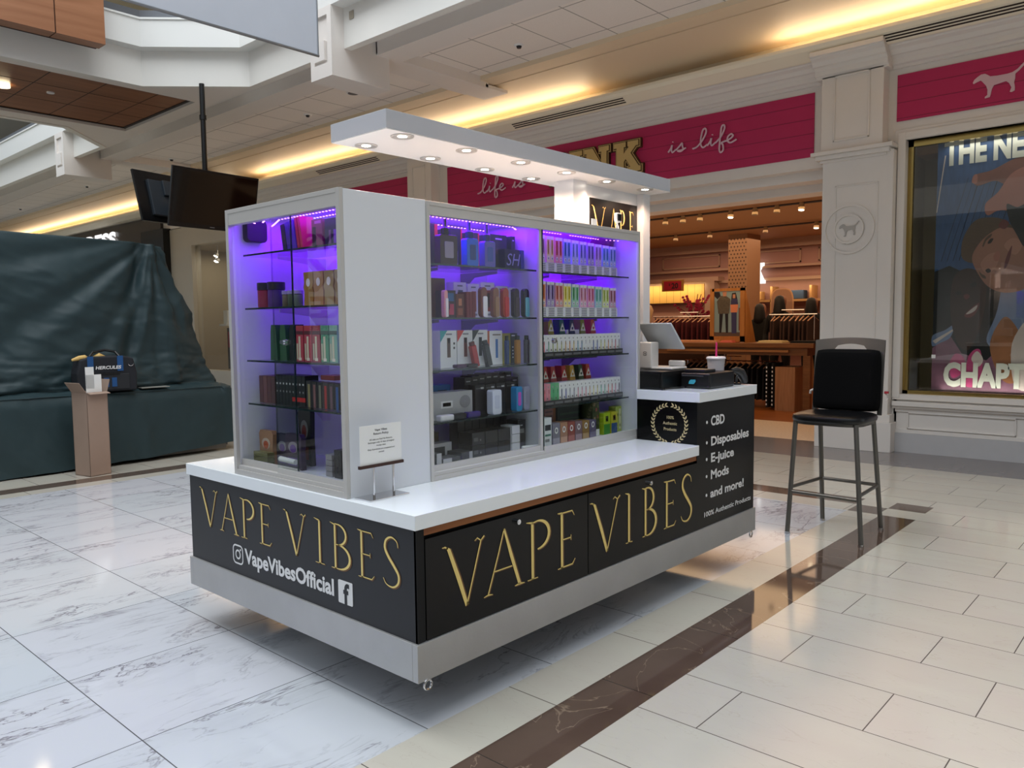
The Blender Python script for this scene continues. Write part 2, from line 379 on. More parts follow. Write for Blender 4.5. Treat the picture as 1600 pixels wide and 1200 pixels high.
struct(ws.build('ceiling_wood_soffit', wsm)); struct(gm.build('trim_3', mat('dark_joint', (.12, .05, .04), .6)))
# cherry wood box on the bridge front
wb = MB()
for a, b in ((-6, -2.6), (-2.59, .06), (.075, 1.725), (1.74, 2.293)): wb.box(a, b, 8.25, 8.46, 5.0, 7.2)
wb.box(-6, 2.28, 8.27, 8.53, 5.01, 7.2, 1)
struct(wb.build('wall_wood_panelling', [wood_mat('cherry_panel', (.56, .37, .25), (.66, .46, .33), .4, 0, .35), mat('joint_backing', (.2, .08, .05), .7)]))  # dark backing box shows in the gaps between panels
# beam, tile ceiling, soffit band, cove
bm = MB(); bm.box(4.40, 4.765, -14, 40, 4.77, 5.0); bm.box(4.3, 4.41, -14, 40, 4.93, 5.0)
for y in (5.60, 14.05):   # cross beams in line with the brackets
    bm.box(4.40, 6.35, y, y + .46, 4.79, 4.95)
    bm.box(6.3, 6.75, y, y + .46, 4.80, 4.84)
struct(bm.build('ceiling_beam', trimw))
tcl = MB(); tcl.box(4.76, 6.19, -14, 40, 4.92, 4.99); struct(tcl.build('ceiling_tiles', ceil_mat('ceiling_tile')))
cv = MB()
cv.box(6.191, 6.47, -14, 40, 4.86, 4.99); cv.box(6.47, 6.53, -14, 40, 4.93, 4.99)
prof = []
for i in range(13):
    t = i / 12; prof.append((6.53 + 1.12 * t, 4.87 - .02 * t - .05 * t ** 2.2))
pp = [(a, b) for a, b in prof] + [(7.65, 4.99), (6.53, 4.99)]
cv.prism(pp, ((0, 40, 0), (1, 0, 0), (0, 0, 1)), 54)
covem = mat('cove_plaster', (.90, .82, .70), .55)
struct(cv.build('ceiling_cove', covem))
lp = MB()
lp.prism([(7.33, 4.625), (7.33, 4.66), (7.342, 4.66), (7.36, 4.60), (7.60, 4.60), (7.64, 4.90), (7.66, 4.90), (7.66, 4.50), (7.50, 4.505), (7.36, 4.585)], ((0, 40, 0), (1, 0, 0), (0, 0, 1)), 54)
struct(lp.build('trim_4', mat('lip_cream', (.97, .93, .84), .5)))
for i, (y0, y1) in enumerate(((4.06, 6.1), (-4.5, .9), (9.4, 11.3), (14.5, 16.4))):
    vt = MB(); w = .075
    for k in range(3):
        t0 = .18 + k * .25; p0 = Vector((7.36 + .14 * t0, 0, 4.585 - .08 * t0)); p1 = Vector((7.36 + .14 * (t0 + .13), 0, 4.585 - .08 * (t0 + .13)))
        n = Vector((-.5, 0, -.87)) * .002
        vt.quad((p0.x + n.x, y0, p0.z + n.z), (p1.x + n.x, y0, p1.z + n.z), (p1.x + n.x, y1, p1.z + n.z), (p0.x + n.x, y1, p0.z + n.z))
    tag(vt.build('air_vent', mat('vent_slot', (.16, .11, .07), .6)), ['linear slot air vent above the middle of the pink sign', 'linear slot air vent above the right storefront window', 'linear slot air vent above the left storefront bay',
        'linear slot air vent above the cream shop window'][i], 'vent')
# cove lights: warm strips tucked along the lip
for (y0, y1) in ((4.7, 13.5), (14.6, 30), (-9, 1.9)):
    L_ = y1 - y0
    light('cove_light', 'AREA', (7.44, (y0 + y1) / 2, 4.64), 3.6 * L_, (1, .78, .54), Vector((-.93, 0, .37)), .08, L_)
# brackets hanging from the balcony edge
for i, y in enumerate((5.62, 14.06)):
    b_ = MB(); b_.box(3.78, 4.6, y, y + .42, 4.40, 5.19); b_.box(3.75, 3.78, y, y + .08, 4.40, 5.19); b_.box(3.75, 3.78, y + .34, y + .42, 4.40, 5.19)
    b_.box(3.75, 3.78, y + .08, y + .34, 4.40, 4.56); b_.box(3.75, 3.78, y + .08, y + .34, 5.10, 5.19); b_o = struct(b_.build('trim_bracket', trimw))
    q_ = MB(); q_.box(3.745, 3.78, y + .14, y + .34, 4.60, 4.82); q_.build('raised_panel', trimw, b_o)
tag(MB().box(3.92, 3.925, 5.42, 5.5, 5.03, 5.12).build('louvre_plate', mat('tan_plate', (.66, .62, .55), .6)), 'small tan square plate on the balcony fascia beside the bracket', 'plate')
# banner
t = thing('hanging_banner', 'pale grey fabric banner with metal frame hanging from above', 'banner', (2.1, 5.1, 4.35))
MB().box(1.0, 3.19, 5.095, 5.105, 4.37, 6.6).build('fabric', mat('banner_cloth', (.74, .76, .80), .8, noise_amt=.06, nscale=2), t)
b_ = MB(); b_.cyl((1.0, 5.1, 4.36), (3.21, 5.1, 4.36), .014); b_.cyl((3.2, 5.1, 4.36), (3.2, 5.1, 6.6), .012); b_.build('frame', mat('banner_pole', (.55, .56, .58), .3, .8), t)
# small ceiling fittings
for i, (x, y) in enumerate(((5.656, 4.418), (5.673, 8.976), (5.673, 13.796), (5.647, 18.164), (5.692, 23.161))):
    t = thing('sprinkler', '%s ceiling sprinkler, black, in a white ring' % ['nearest', 'second nearest', 'third nearest', 'fourth nearest', 'farthest'][i], 'sprinkler', (x, y, 4.92), 'ceiling sprinklers')
    a = MB(); a.cyl((x, y, 4.905), (x, y, 4.92), .055, .065, 20); a.build('ring', whitep, t)
    a = MB(); a.cyl((x, y, 4.88), (x, y, 4.905), .025, .035, 12); a.build('head', black, t)
for i, (x, y) in enumerate(((5.453, 7.479), (4.936, 11.826))):
    t = thing('ceiling_speaker', ['round grey ceiling speaker above the kiosk canopy', 'small round ceiling speaker above the hanging televisions'][i], 'speaker', (x, y, 4.92))
    a = MB(); a.cyl((x, y, 4.91), (x, y, 4.92), .10, .10, 24); a.build('ring', whitep, t)
    a = MB(); a.cyl((x, y, 4.905), (x, y, 4.91), .08, .08, 24); a.build('grille', mat('grille_grey', (.42, .40, .40), .8), t)
t = thing('downlight', 'lit round downlight in the wood soffit', 'light', (1.70, 10.17, 4.79))
MB().cyl((1.70, 10.17, 4.76), (1.70, 10.17, 4.80), .085, .085, 24).build('lens', emis('warm_lamp', (1, .80, .5), 9), t)
t = thing('downlight', 'small unlit flush fitting in the wood soffit', 'light', (2.27, 10.13, 4.79))
MB().cyl((2.27, 10.13, 4.785), (2.27, 10.13, 4.80), .05, .05, 20).build('lens', whitep, t)
light('soffit_lamp', 'SPOT', (1.70, 10.17, 4.7), 60, WARM, spot=2.2, rad=.05)

# ------------------------------------------------------------------ PINK storefront (wall x = 7.78, faces -x)
def FXW(x): return lambda y, z: ((x, y, z), (0, -1, 0), (0, 0, 1))
wl = MB()
# entablature over everything
wl.box(7.78, 7.95, -14, .59, 3.50, 4.62); wl.box(7.78, 7.95, .59, 13.0, 3.33, 4.62); wl.box(7.78, 7.95, 13.0, 18.5, 4.10, 4.62)
wl.box(7.78, 7.95, .59, 1.46, 0, 3.34); wl.box(7.78, 7.95, 8.0, 8.8, 0, 3.34)
wl.box(7.78, 7.95, -14, .62, 0, .63); wl.box(7.78, 7.95, -14, .62, 3.50, 3.6)
wl.box(7.78, 7.95, 8.8, 13.0, 0, .63)
struct(wl.build('wall_storefront', trimw))
cr = MB()
crp = [(7.79, 4.29), (7.74, 4.29), (7.74, 4.315), (7.70, 4.33), (7.69, 4.38), (7.655, 4.41), (7.63, 4.415), (7.60, 4.46), (7.55, 4.485), (7.55, 4.50), (7.52, 4.505), (7.52, 4.56), (7.79, 4.56)]
cr.prism(crp, ((0, 18.5, 0), (1, 0, 0), (0, 0, 1)), 32.5)
cr.prism([(x - .16 if x < 7.78 else x, z + .001) for x, z in crp], ((0, 1.50, 0), (1, 0, 0), (0, 0, 1)), .80)
# lintel mouldings over the opening
cr.box(7.95, 8.25, 1.40, 8.06, 3.22, 3.6); cr.box(8.25, 8.6, 1.30, 8.2, 3.12, 3.6)
cr.box(7.95, 9.0, 1.30, 1.46, 0, 3.4); cr.box(7.95, 9.0, 8.0, 8.16, 0, 3.4)
struct(cr.build('trim_5', trimw, bevel=.006))
pk = board_mat('pink_boards', (.72, .12, .34), 3.40, .171)
for i, (y0, y1, z0, z1) in enumerate(((1.585, 7.94, 3.47, 4.22), (-5.0, .66, 3.715, 4.22), (8.86, 13.0, 3.47, 4.21))):
    a = MB(); a.box(7.765, 7.785, y0, y1, z0, z1)
    tag(a.build('sign_board', pk), ['long pink boarded sign over the shop entrance', 'pink boarded sign over the right shop window', 'pink boarded sign left of the entrance, behind the cabinet top'][i], 'sign')
# pilasters
def panel_frame(mb, x, y0, y1, z0, z1, w=.02, d=.018):
    mb.box(x - d, x, y0, y1, z0, z0 + w); mb.box(x - d, x, y0, y1, z1 - w, z1); mb.box(x - d, x, y0, y0 + w, z0, z1); mb.box(x - d, x, y1 - w, y1, z0, z1)
for i, (a0, a1) in enumerate(((.59, 1.45), (8.0, 8.8))):
    pl = MB()
    pl.box(7.62, 7.79, a0 + .05, a1 - .03, .43, 3.40); pl.box(7.58, 7.79, a0, a1, 0, .34); pl.box(7.60, 7.79, a0 + .02, a1 - .01, .34, .43)
    for x0, z0, z1 in ((7.60, 3.34, 3.37), (7.56, 3.37, 3.42), (7.52, 3.42, 3.46)): pl.box(x0, 7.79, a0 + .12 - (7.6 - x0), a1 + (7.6 - x0), z0, z1)
    pl.box(7.58, 7.79, a0 + .16, a1 - .02, 3.46, 4.45)
    panel_frame(pl, 7.58, a0 + .30, a1 - .16, 3.56, 4.30)
    panel_frame(pl, 7.62, a0 + .20, a1 - .18, .60, 3.06, .015, .01)
    struct(pl.build('wall_pilaster', trimw, bevel=.004))
# round medallion with dog emblem on the right pilaster
DOG = [(0, .60), (.03, .70), (.10, .78), (.17, .84), (.25, .84), (.31, .78), (.36, .72), (.50, .70), (.70, .70), (.80, .72), (.90, .80), (1.02, .98), (1.06, 1.0), (1.03, .90),
       (.93, .74), (.86, .66), (.86, .50), (.84, .38), (.86, .22), (.86, .10), (.80, .06), (.76, .08), (.79, .22), (.74, .38), (.68, .46), (.52, .42), (.44, .40), (.40, .28), (.38, .12), (.36, .02),
       (.26, 0), (.26, .05), (.31, .10), (.31, .28), (.28, .42), (.23, .52), (.19, .60), (.16, .64), (.08, .60), (.02, .56)]
def ring2(mb, F, r0, r1, d, n=40, m=0):
    o, r, u = (Vector(a) for a in F); nn = r.cross(u) * d
    for i in range(n):
        a, b = 2 * math.pi * i / n, 2 * math.pi * (i + 1) / n
        P = [o + (r * math.cos(t) + u * math.sin(t)) * q for t, q in ((a, r0), (a, r1), (b, r1), (b, r0))]
        mb._add(P + [p + nn for p in P], [(4, 5, 6, 7), (0, 1, 5, 4), (1, 2, 6, 5), (2, 3, 7, 6), (3, 0, 4, 7)], m)
t = thing('medallion', 'round white moulded medallion with a dog emblem on the pilaster', 'medallion', (7.62, 1.11, 2.55))
a = MB(); F = ((7.62, 1.105, 2.555), (0, -1, 0), (0, 0, 1)); ring2(a, F, 0, .17, .012); ring2(a, F, .15, .17, .03); ring2(a, F, .26, .285, .022); a.build('disc', trimw, t, smooth=False)
a = MB(); a.prism([((x - .5) * .21, (y - .5) * .17) for x, y in DOG], ((7.607, 1.105, 2.555), (0, -1, 0), (0, 0, 1)), .012); a.build('dog_emblem', mat('emblem_grey', (.70, .68, .66), .5), t)  # emblem slightly greyer than the trim around it
a = MB(); a.prism([(x * .445, y * .30) for x, y in DOG], ((7.765, -.085, 3.80), (0, -1, 0), (0, 0, 1)), .01)
tag(a.build('dog_logo', mat('pale_pink_paint', (.86, .72, .76), .6)), 'pale dog silhouette on the right pink sign', 'logo')
# slab-serif sign letters
SL = {'P': ([(0, 0), (.62, 0), (.62, .16), (.50, .16), (.50, .34), (.66, .34), (.86, .42), (.94, .58), (.94, .76), (.84, .93), (.66, 1), (0, 1), (0, .84), (.12, .84), (.12, .16), (0, .16)], [(.40, .50), (.58, .50), (.66, .58), (.66, .74), (.58, .83), (.40, .83)]),
      'I': ([(0, 0), (.56, 0), (.56, .16), (.45, .16), (.45, .84), (.56, .84), (.56, 1), (0, 1), (0, .84), (.11, .84), (.11, .16), (0, .16)], None),
      'N': ([(0, 0), (.42, 0), (.42, .16), (.33, .16), (.33, .56), (.72, 0), (.98, 0), (.98, .84), (1.08, .84), (1.08, 1), (.66, 1), (.66, .84), (.76, .84), (.76, .42), (.36, 1), (0, 1), (0, .84), (.10, .84), (.10, .16), (0, .16)], None),
      'K': ([(0, 0), (.50, 0), (.50, .16), (.42, .16), (.42, .36), (.50, .45), (.70, .16), (.62, .16), (.62, 0), (1.12, 0), (1.12, .16), (1.04, .16), (.70, .62), (.92, .84), (1.02, .84), (1.02, 1), (.58, 1), (.58, .84), (.64, .84), (.42, .62), (.42, .84), (.50, .84), (.50, 1), (0, 1), (0, .84), (.12, .84), (.12, .16), (0, .16)], None)}
def inflate(P, d):
    c = Vector((0, 0)); A = sum(P[i][0] * P[(i + 1) % len(P)][1] - P[(i + 1) % len(P)][0] * P[i][1] for i in range(len(P)))
    s = 1 if A > 0 else -1; out = []
    for i in range(len(P)):
        a = (Vector(P[i]) - Vector(P[i - 1])).normalized(); b = (Vector(P[(i + 1) % len(P)]) - Vector(P[i])).normalized()
        n1 = Vector((a.y, -a.x)) * s; n2 = Vector((b.y, -b.x)) * s; n = (n1 + n2)
        n = n.normalized() if n.length > 1e-4 else n1; k = max(.5, n.dot(n1)); out.append(tuple(Vector(P[i]) + n * d / k))
    return out
brn = mat('sign_brown', (.30, .21, .12), .4, .2); gld = mat('sign_gold', (.80, .68, .44), .4); pnk2 = mat('sign_pink_halo', (.85, .20, .38), .5)
for ch, y0 in (('P', 5.60), ('I', 5.21), ('N', 4.94), ('K', 4.42)):
    t = thing('sign_letter', 'big gold and brown slab letter %s on the pink sign' % ch, 'letter', (7.7, y0, 3.64), 'raised letters spelling the shop name')
    P, hole = SL[ch]; q = lambda pts: [(x * .40, y * .42) for x, y in pts]
    F = lambda x: ((x, y0, 3.63), (0, -1, 0), (0, 0, 1))
    MB().prism(inflate(q(P), .040), F(7.766), .004).build('halo', pnk2, t)
    MB().prism(inflate(q(P), .034), F(7.765), .05).build('outer_edge', brn, t)
    MB().prism(inflate(q(P), .022), F(7.715), .008).build('outline', gld, t)
    MB().prism(inflate(q(P), .012), F(7.707), .004).build('border', brn, t)
    MB().prism(q(P), F(7.703), .012).build('face', gld, t)
    if hole: MB().prism(q(hole), F(7.69), .002).build('counter', brn, t)
# handwritten neon-style words
def bez(pts, n=8):
    out = []
    P = [Vector((a, b, 0)) for a, b in pts]
    for i in range(len(P) - 1):
        p0 = P[max(i - 1, 0)]; p1 = P[i]; p2 = P[i + 1]; p3 = P[min(i + 2, len(P) - 1)]
        for k in range(n):
            t = k / n; out.append(.5 * ((2 * p1) + (-p0 + p2) * t + (2 * p0 - 5 * p1 + 4 * p2 - p3) * t * t + (-p0 + 3 * p1 - 3 * p2 + p3) * t ** 3))
    out.append(P[-1]); return [(p.x, p.y) for p in out]
SCR = {'i': ([[(0, .05), (.10, .25), (.14, .40), (.12, .15), (.16, .02), (.28, .15)], [(.17, .56), (.175, .60)]], .28),
       's': ([[(0, .10), (.14, .30), (.22, .42), (.24, .25), (.26, .08), (.16, .0), (.06, .06), (.2, .06), (.36, .14)]], .40),
       'l': ([[(-.15, .02), (.02, .10), (.22, .45), (.32, .80), (.28, .98), (.20, .90), (.14, .50), (.14, .15), (.22, .0), (.36, .12)]], .36),
       'f': ([[(0, .12), (.18, .40), (.30, .80), (.27, .98), (.20, .88), (.16, .40), (.13, -.25), (.18, -.42), (.26, -.30), (.24, -.02), (.18, .06), (.34, .14)]], .34),
       'e': ([[(0, .12), (.16, .22), (.24, .34), (.18, .44), (.08, .34), (.06, .14), (.16, .0), (.36, .12)]], .36), ' ': ([], .35)}
def script(word, y0, z0, h, label):
    a = MB(); x = 0
    for ch in word:
        st, w = SCR[ch]
        for s_ in st:
            pts = bez(s_); a.tube([(7.74, y0 - (x + px) * h, z0 + py * h * .58) for px, py in pts], .012, 6)
        x += w
    return tag(a.build('script_words', mat('script_pale_pink', (.88, .74, .80), .5)), label, 'lettering')
script('is life', 3.56, 3.80, .42, 'pale handwritten words "is life" right of the gold letters')
script('life is', 7.12, 3.68, .42, 'pale handwritten words "life is" left of the gold letters')

# right shop window
wf = MB()
for q, (x0, w0) in enumerate(((7.76, .10), (7.735, .06), (7.75, .025))):
    e = .0015 * q; wf.box(x0, 7.78 + e, -6, .555 - e, 3.50 - e, 3.52 + w0); wf.box(x0, 7.78 + e, .555 - e, .57 + w0, .62 + e, 3.52 + w0 + e)
wf.box(7.78, 7.949, .556, .60, .661, 3.55); wf.box(7.745, 7.948, -6, .63, .60, .66)
wf.box(7.70, 7.79, -6, .62, .53, .58); wf.box(7.73, 7.79, -6, .62, .50, .53)
for y0 in (-6.6, -5.3, -4.0, -2.72, -1.40, -.09): 
    pass
wf.box(7.76, 7.79, -6, .60, .46, .50); wf.box(7.755, 7.79, -6, .60, .22, .26)
for k in range(5):
    y1 = .47 - k * 1.17; panel_frame(wf, 7.78, y1 - 1.06, y1, .27, .46, .014, .02)
struct(wf.build('trim_6', trimw, bevel=.003))
bb = MB(); bb.box(7.74, 7.79, -6, .59, 0, .22); struct(bb.build('baseboard_right', mat('grey_white_base', (.76, .755, .76), .4, noise_amt=.05)))
brass = mat('brass_frame', (.68, .58, .34), .22, .9)
bf = MB(); bf.box(7.86, 7.92, -6, .555, 3.43, 3.50); bf.box(7.86, 7.92, .50, .555, .66, 3.5); bf.box(7.86, 7.92, -6, .555, .66, .70); struct(bf.build('window_frame_2', brass))
struct(MB().box(7.885, 7.892, -6, .50, .70, 3.43).build('window_2', glassm('shop_glass', (.90, .92, .90), .10)))
wi = MB(); wi.box(8.6, 8.65, -6, .6, 0, 3.6); wi.box(7.95, 8.6, .57, .62, 0, 3.6); wi.box(7.95, 8.6, -6, .6, .55, .66); wi.box(7.95, 8.6, -6, .6, 3.5, 3.6)
struct(wi.build('wall_window_bay', mat('tan_bay', (.62, .55, .42), .6)))
light('poster_fill_light', 'AREA', (7.97, -1.6, 3.41), 5, (1, .95, .86), Vector((.1, 0, -1)), .10, 3.6)  # added fill lamps above and below the poster, no fitting behind them
light('poster_fill_light', 'AREA', (7.97, -1.6, .71), 6, (1, .95, .86), Vector((.1, 0, 1)), .10, 3.6)
# upper storey behind the parapet, far side of the atrium
ufl = MB(); ufl.box(8.5, 8.7, -14, 40, 5.3, 9.5); ufl.box(4.0, 8.7, -14, 40, 9.0, 9.3)
struct(ufl.build('wall_upper_level', mat('upper_wall', (.66, .60, .50), .8)))
opp = MB(); opp.box(-12.2, -12, -14, 40, 0, 4.7); opp.box(-12.2, -9.5, -14, 40, 4.7, 5.6)
struct(opp.build('wall_opposite', mat('opposite_wall', (.74, .72, .69), .7)))
ed = MB(); ed.box(-12.2, 8.7, -14.2, -14, 0, 12); ed.box(-12.2, 8.7, 39, 39.2, 0, 12); ed.box(-12.2, -12, -14, 40, 5.6, 8.0)
struct(ed.build('wall_ends', mat('end_wall', (.60, .58, .56), .8)))
for i, y in enumerate((-9, -2, 5, 12)):
    a = MB(); a.box(-11.98, -11.9, y, y + 4.5, .2, 3.2)
    struct(a.build('window_opposite', mat('opposite_shop_dark', (.10, .09, .09), .2)))
# ------------------------------------------------------------------ kiosk counter
KL, KW = 2.806, 1.75
K = thing('kiosk_counter', 'black and white vape kiosk counter on a grey steel kick plate', 'kiosk', (0, 0, 0))
a = MB(); a.box(.0, KL, .0, .03, .197, .34); a.box(0, .03, .03, KW - .03, .197, .34); a.box(KL - .03, KL, .03, KW - .03, .197, .34); a.box(0, KL, KW - .03, KW, .197, .34); a.box(.03, KL - .03, .03, KW - .03, .25, .30)
a.build('kick_plate', steel, K, bevel=.002)
a = MB(); a.box(.012, .05, .012, KW - .012, .34, .764); a.build('end_panel', charcoal, K)
a = MB(); a.box(.012, .05, .010, .012 + .01, .34, .764); a.box(.05, KL - .012, .03, KW - .02, .34, .76); a.build('carcass', blackm, K)
a = MB(); a.box(2.072, KL - .012, .010, .03, .34, 1.057); a.build('side_panel', black_gloss, K)
a = MB(); a.box(2.080, 2.119, .012, .406, .82, 1.057); a.box(2.119, KL - .012, .03, .98, .76, 1.057); a.build('cash_wrap_body', black_gloss, K)
for i, (x0, x1) in enumerate(((.054, 1.050), (1.055, 2.070))):
    d = MB().box(x0, x1, .008, .03, .343, .722).build('door', black_gloss, K, bevel=.001)
    l = MB(); xx = (.556, 1.573)[i]; l.cyl((xx, .008, .69), (xx, -.008, .69), .011, .011, 14); l.cyl((xx, -.008, .69), (xx, -.010, .69), .006, .006, 10); l.build('lock', chrome, d)
a = MB(); a.box(.05, 2.07, .013, .03, .735, .764); a.build('wood_rail', wood_mat('rail_wood', (.50, .28, .12), (.62, .38, .18), .4, 0), K)
a = MB(); a.box(0, 2.079, 0, KW, .764, .82); a.box(2.079, KL, .97, KW, .764, .82); a.build('worktop', white_quartz, K, bevel=.002)
a = MB(); a.plan([(2.079, 0), (KL, 0), (KL, 1.0), (2.1195, 1.0), (2.1195, .408), (2.079, .408)], 1.057, 1.1125); a.build('cash_wrap_top', white_quartz, K, bevel=.002)
for x, y in ((.75, .75), (2.25, .75), (.75, 1.45), (2.25, 1.45)):
    c = MB().box(x - .03, x + .03, y - .02, y + .02, .13, .25).build('caster', mat('caster_grey', (.35, .35, .36), .4, .6), K)
    w = MB(); w.cyl((x, y - .015, .07), (x, y + .015, .07), .07, .07, 20); w.build('wheel', black, c)
for x in (.045, 2.74):
    e = MB(); e.tube([(x + .018 * math.cos(t), -.002, .182 + .018 * math.sin(t)) for t in [2 * math.pi * k / 16 for k in range(17)]], .0045, 8); e.build('eye_bolt', chrome, K)

# engraved style gold capitals: list of strokes (points, start width, end width)
def ribbon(pts, w0, w1):
    n = len(pts); L_, R_ = [], []
    for i, p in enumerate(pts):
        p = Vector(p); d = (Vector(pts[min(i + 1, n - 1)]) - Vector(pts[max(i - 1, 0)])).normalized(); nn = Vector((-d.y, d.x))
        t = i / (n - 1); w = (w0 + (w1 - w0) * t) / 2 if not isinstance(w0, (list, tuple)) else w0[i] / 2
        L_.append(p + nn * w); R_.append(p - nn * w)
    return L_, R_
TH, TN = .055, .018
def arc(cx, cy, rx, ry, a0, a1, n=14): return [(cx + rx * math.cos(math.radians(a0 + (a1 - a0) * i / n)), cy + ry * math.sin(math.radians(a0 + (a1 - a0) * i / n))) for i in range(n + 1)]
def bow(n=14): return None
GL = {
 'V': (.96, [([(.05, .97), (.10, .93), (.30, .45), (.47, .0)], [.02, .05, .06, .05]), ([(.47, .0), (.62, .42), (.80, .93), (.88, .99)], [.02, .02, .02, .02]), ([(-.04, .985), (.02, .985), (.08, .95)], [.008, .016, .03]), ([(.66, .95), (.72, .985), (.80, .93)], [.008, .014, .016])]),
 'A': (.88, [([(.44, 1.0), (.30, .62), (.06, .03)], [.016, .02, .02]), ([(.44, 1.0), (.60, .55), (.80, .02)], [.03, .055, .05]), ([(.20, .36), (.62, .36)], [.016, .016]), ([(-.04, .01), (.06, .025), (.16, .01)], [.008, .02, .008]), ([(.68, .01), (.80, .02), (.92, .01)], [.008, .03, .008])]),
 'P': (.60, [([(.16, .0), (.16, .95)], [.05, .05]), ([(.02, .985), (.10, .97), (.18, .95)], [.008, .02, .03]), ([(.16, .95)] + arc(.28, .73, .28, .24, 90, -90) , [.02] + [.02 + .035 * math.sin(math.pi * i / 14) for i in range(15)]), ([(.04, .01), (.28, .01)], [.012, .012])]),
 'E': (.60, [([(.16, .0), (.16, .97)], [.05, .05]), ([(.04, .985), (.16, .97)], [.008, .03]), ([(.16, .97), (.46, .97), (.52, .88)], [.018, .018, .008]), ([(.16, .50), (.42, .50)], [.016, .016]), ([(.42, .55), (.42, .45)], [.01, .01]), ([(.16, .015), (.46, .015), (.54, .10)], [.018, .02, .008]), ([(.04, .008), (.16, .012)], [.008, .02])]),
 'I': (.26, [([(.13, .0), (.13, .95)], [.05, .05]), ([(.0, .985), (.13, .95)], [.008, .03]), ([(.02, .008), (.25, .008)], [.012, .012])]),
 'B': (.62, [([(.16, .0), (.16, .95)], [.05, .05]), ([(.02, .985), (.16, .95)], [.008, .03]), ([(.16, .97)] + arc(.24, .75, .24, .22, 90, -90), [.018] + [.02 + .03 * math.sin(math.pi * i / 14) for i in range(15)]),
      ([(.16, .53)] + arc(.26, .27, .32, .26, 90, -90) + [(.16, .01)], [.014] + [.02 + .04 * math.sin(math.pi * i / 14) for i in range(15)] + [.016]), ([(.04, .008), (.16, .01)], [.008, .02])]),
 'S': (.58, [(bez([(.50, .82), (.46, .94), (.30, 1.0), (.14, .92), (.10, .76), (.20, .60), (.36, .44), (.50, .27), (.48, .10), (.32, .0), (.12, .03), (.03, .14)], 5), [.012 + .045 * math.sin(math.pi * min(1, max(0, (i / 55)))) ** 1.5 for i in range(56)])]),
}
def glyph(mb, ch, F, x0, x1, z0, h, d=.0015, wt=1.0):
    o, r, u = (Vector(a) for a in F); nn = r.cross(u); w, st = GL[ch]; sx = (x1 - x0) / w
    for pts, ws in st:
        P = [(x0 + p[0] * sx, z0 + p[1] * h) for p in pts]
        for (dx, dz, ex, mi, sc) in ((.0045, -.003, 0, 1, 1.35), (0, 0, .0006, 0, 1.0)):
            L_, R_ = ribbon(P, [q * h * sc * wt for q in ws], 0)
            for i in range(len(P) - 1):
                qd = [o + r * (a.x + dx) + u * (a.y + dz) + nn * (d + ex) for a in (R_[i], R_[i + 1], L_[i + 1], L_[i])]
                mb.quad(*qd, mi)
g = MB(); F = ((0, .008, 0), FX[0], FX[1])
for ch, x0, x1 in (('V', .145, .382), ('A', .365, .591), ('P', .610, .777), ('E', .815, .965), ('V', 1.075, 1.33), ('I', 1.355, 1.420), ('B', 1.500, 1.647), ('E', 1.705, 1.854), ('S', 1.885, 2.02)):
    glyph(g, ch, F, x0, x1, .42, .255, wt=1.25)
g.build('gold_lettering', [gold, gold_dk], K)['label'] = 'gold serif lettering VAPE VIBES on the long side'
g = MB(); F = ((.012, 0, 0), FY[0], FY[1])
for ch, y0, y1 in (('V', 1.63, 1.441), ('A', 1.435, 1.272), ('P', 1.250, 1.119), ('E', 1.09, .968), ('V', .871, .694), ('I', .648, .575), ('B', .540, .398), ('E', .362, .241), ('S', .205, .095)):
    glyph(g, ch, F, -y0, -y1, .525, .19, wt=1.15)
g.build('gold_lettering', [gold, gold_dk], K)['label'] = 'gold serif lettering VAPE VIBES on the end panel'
# social media line
def rrect(w, h, r, n=5): return [(sx * (w / 2 - r) + r * math.cos(t), sy * (h / 2 - r) + r * math.sin(t)) for sx, sy, a in ((1, 1, 0), (-1, 1, 90), (-1, -1, 180), (1, -1, 270)) for t in [math.radians(a + 90 * k / n) for k in range(n + 1)]]
def ringp(mb, F, outer, inner, d):
    o, r, u = (Vector(a) for a in F); nn = r.cross(u) * d; n = len(outer)
    for i in range(n):
        j = (i + 1) % n; mb.quad(*[o + r * p[0] + u * p[1] + nn for p in (outer[i], outer[j], inner[j], inner[i])])
lines = []
lines.append(text_mb('VapeVibesOfficial', ((.012, 1.215, .409), FY[0], FY[1]), .066, width=.70, bold=.032))
ig = MB(); F = ((.012, 1.281, .435), FY[0], FY[1]); ringp(ig, F, rrect(.094, .094, .026), rrect(.078, .078, .018), .0015)
ringp(ig, F, [(.024 * math.cos(t), .024 * math.sin(t)) for t in [2 * math.pi * k / 24 for k in range(24)]], [(.0155 * math.cos(t), .0155 * math.sin(t)) for t in [2 * math.pi * k / 24 for k in range(24)]], .0015)
ig.prism([(.022 + .005 * math.cos(t), .024 + .005 * math.sin(t)) for t in [2 * math.pi * k / 10 for k in range(10)]], F, .0015); lines.append(ig)
fb = MB(); fb.prism(rrect(.094, .094, .006), ((.0115, .442, .437), FY[0], FY[1]), .002)
merge(*lines, fb).build('social_lettering', whitep, K)['label'] = 'white printed social media name and icons'
ff = text_mb('f', ((.0095, .452, .392), FY[0], FY[1]), .082, d=.001, xs=.95, bold=.03); ff.build('social_letter_f', charcoal, K)
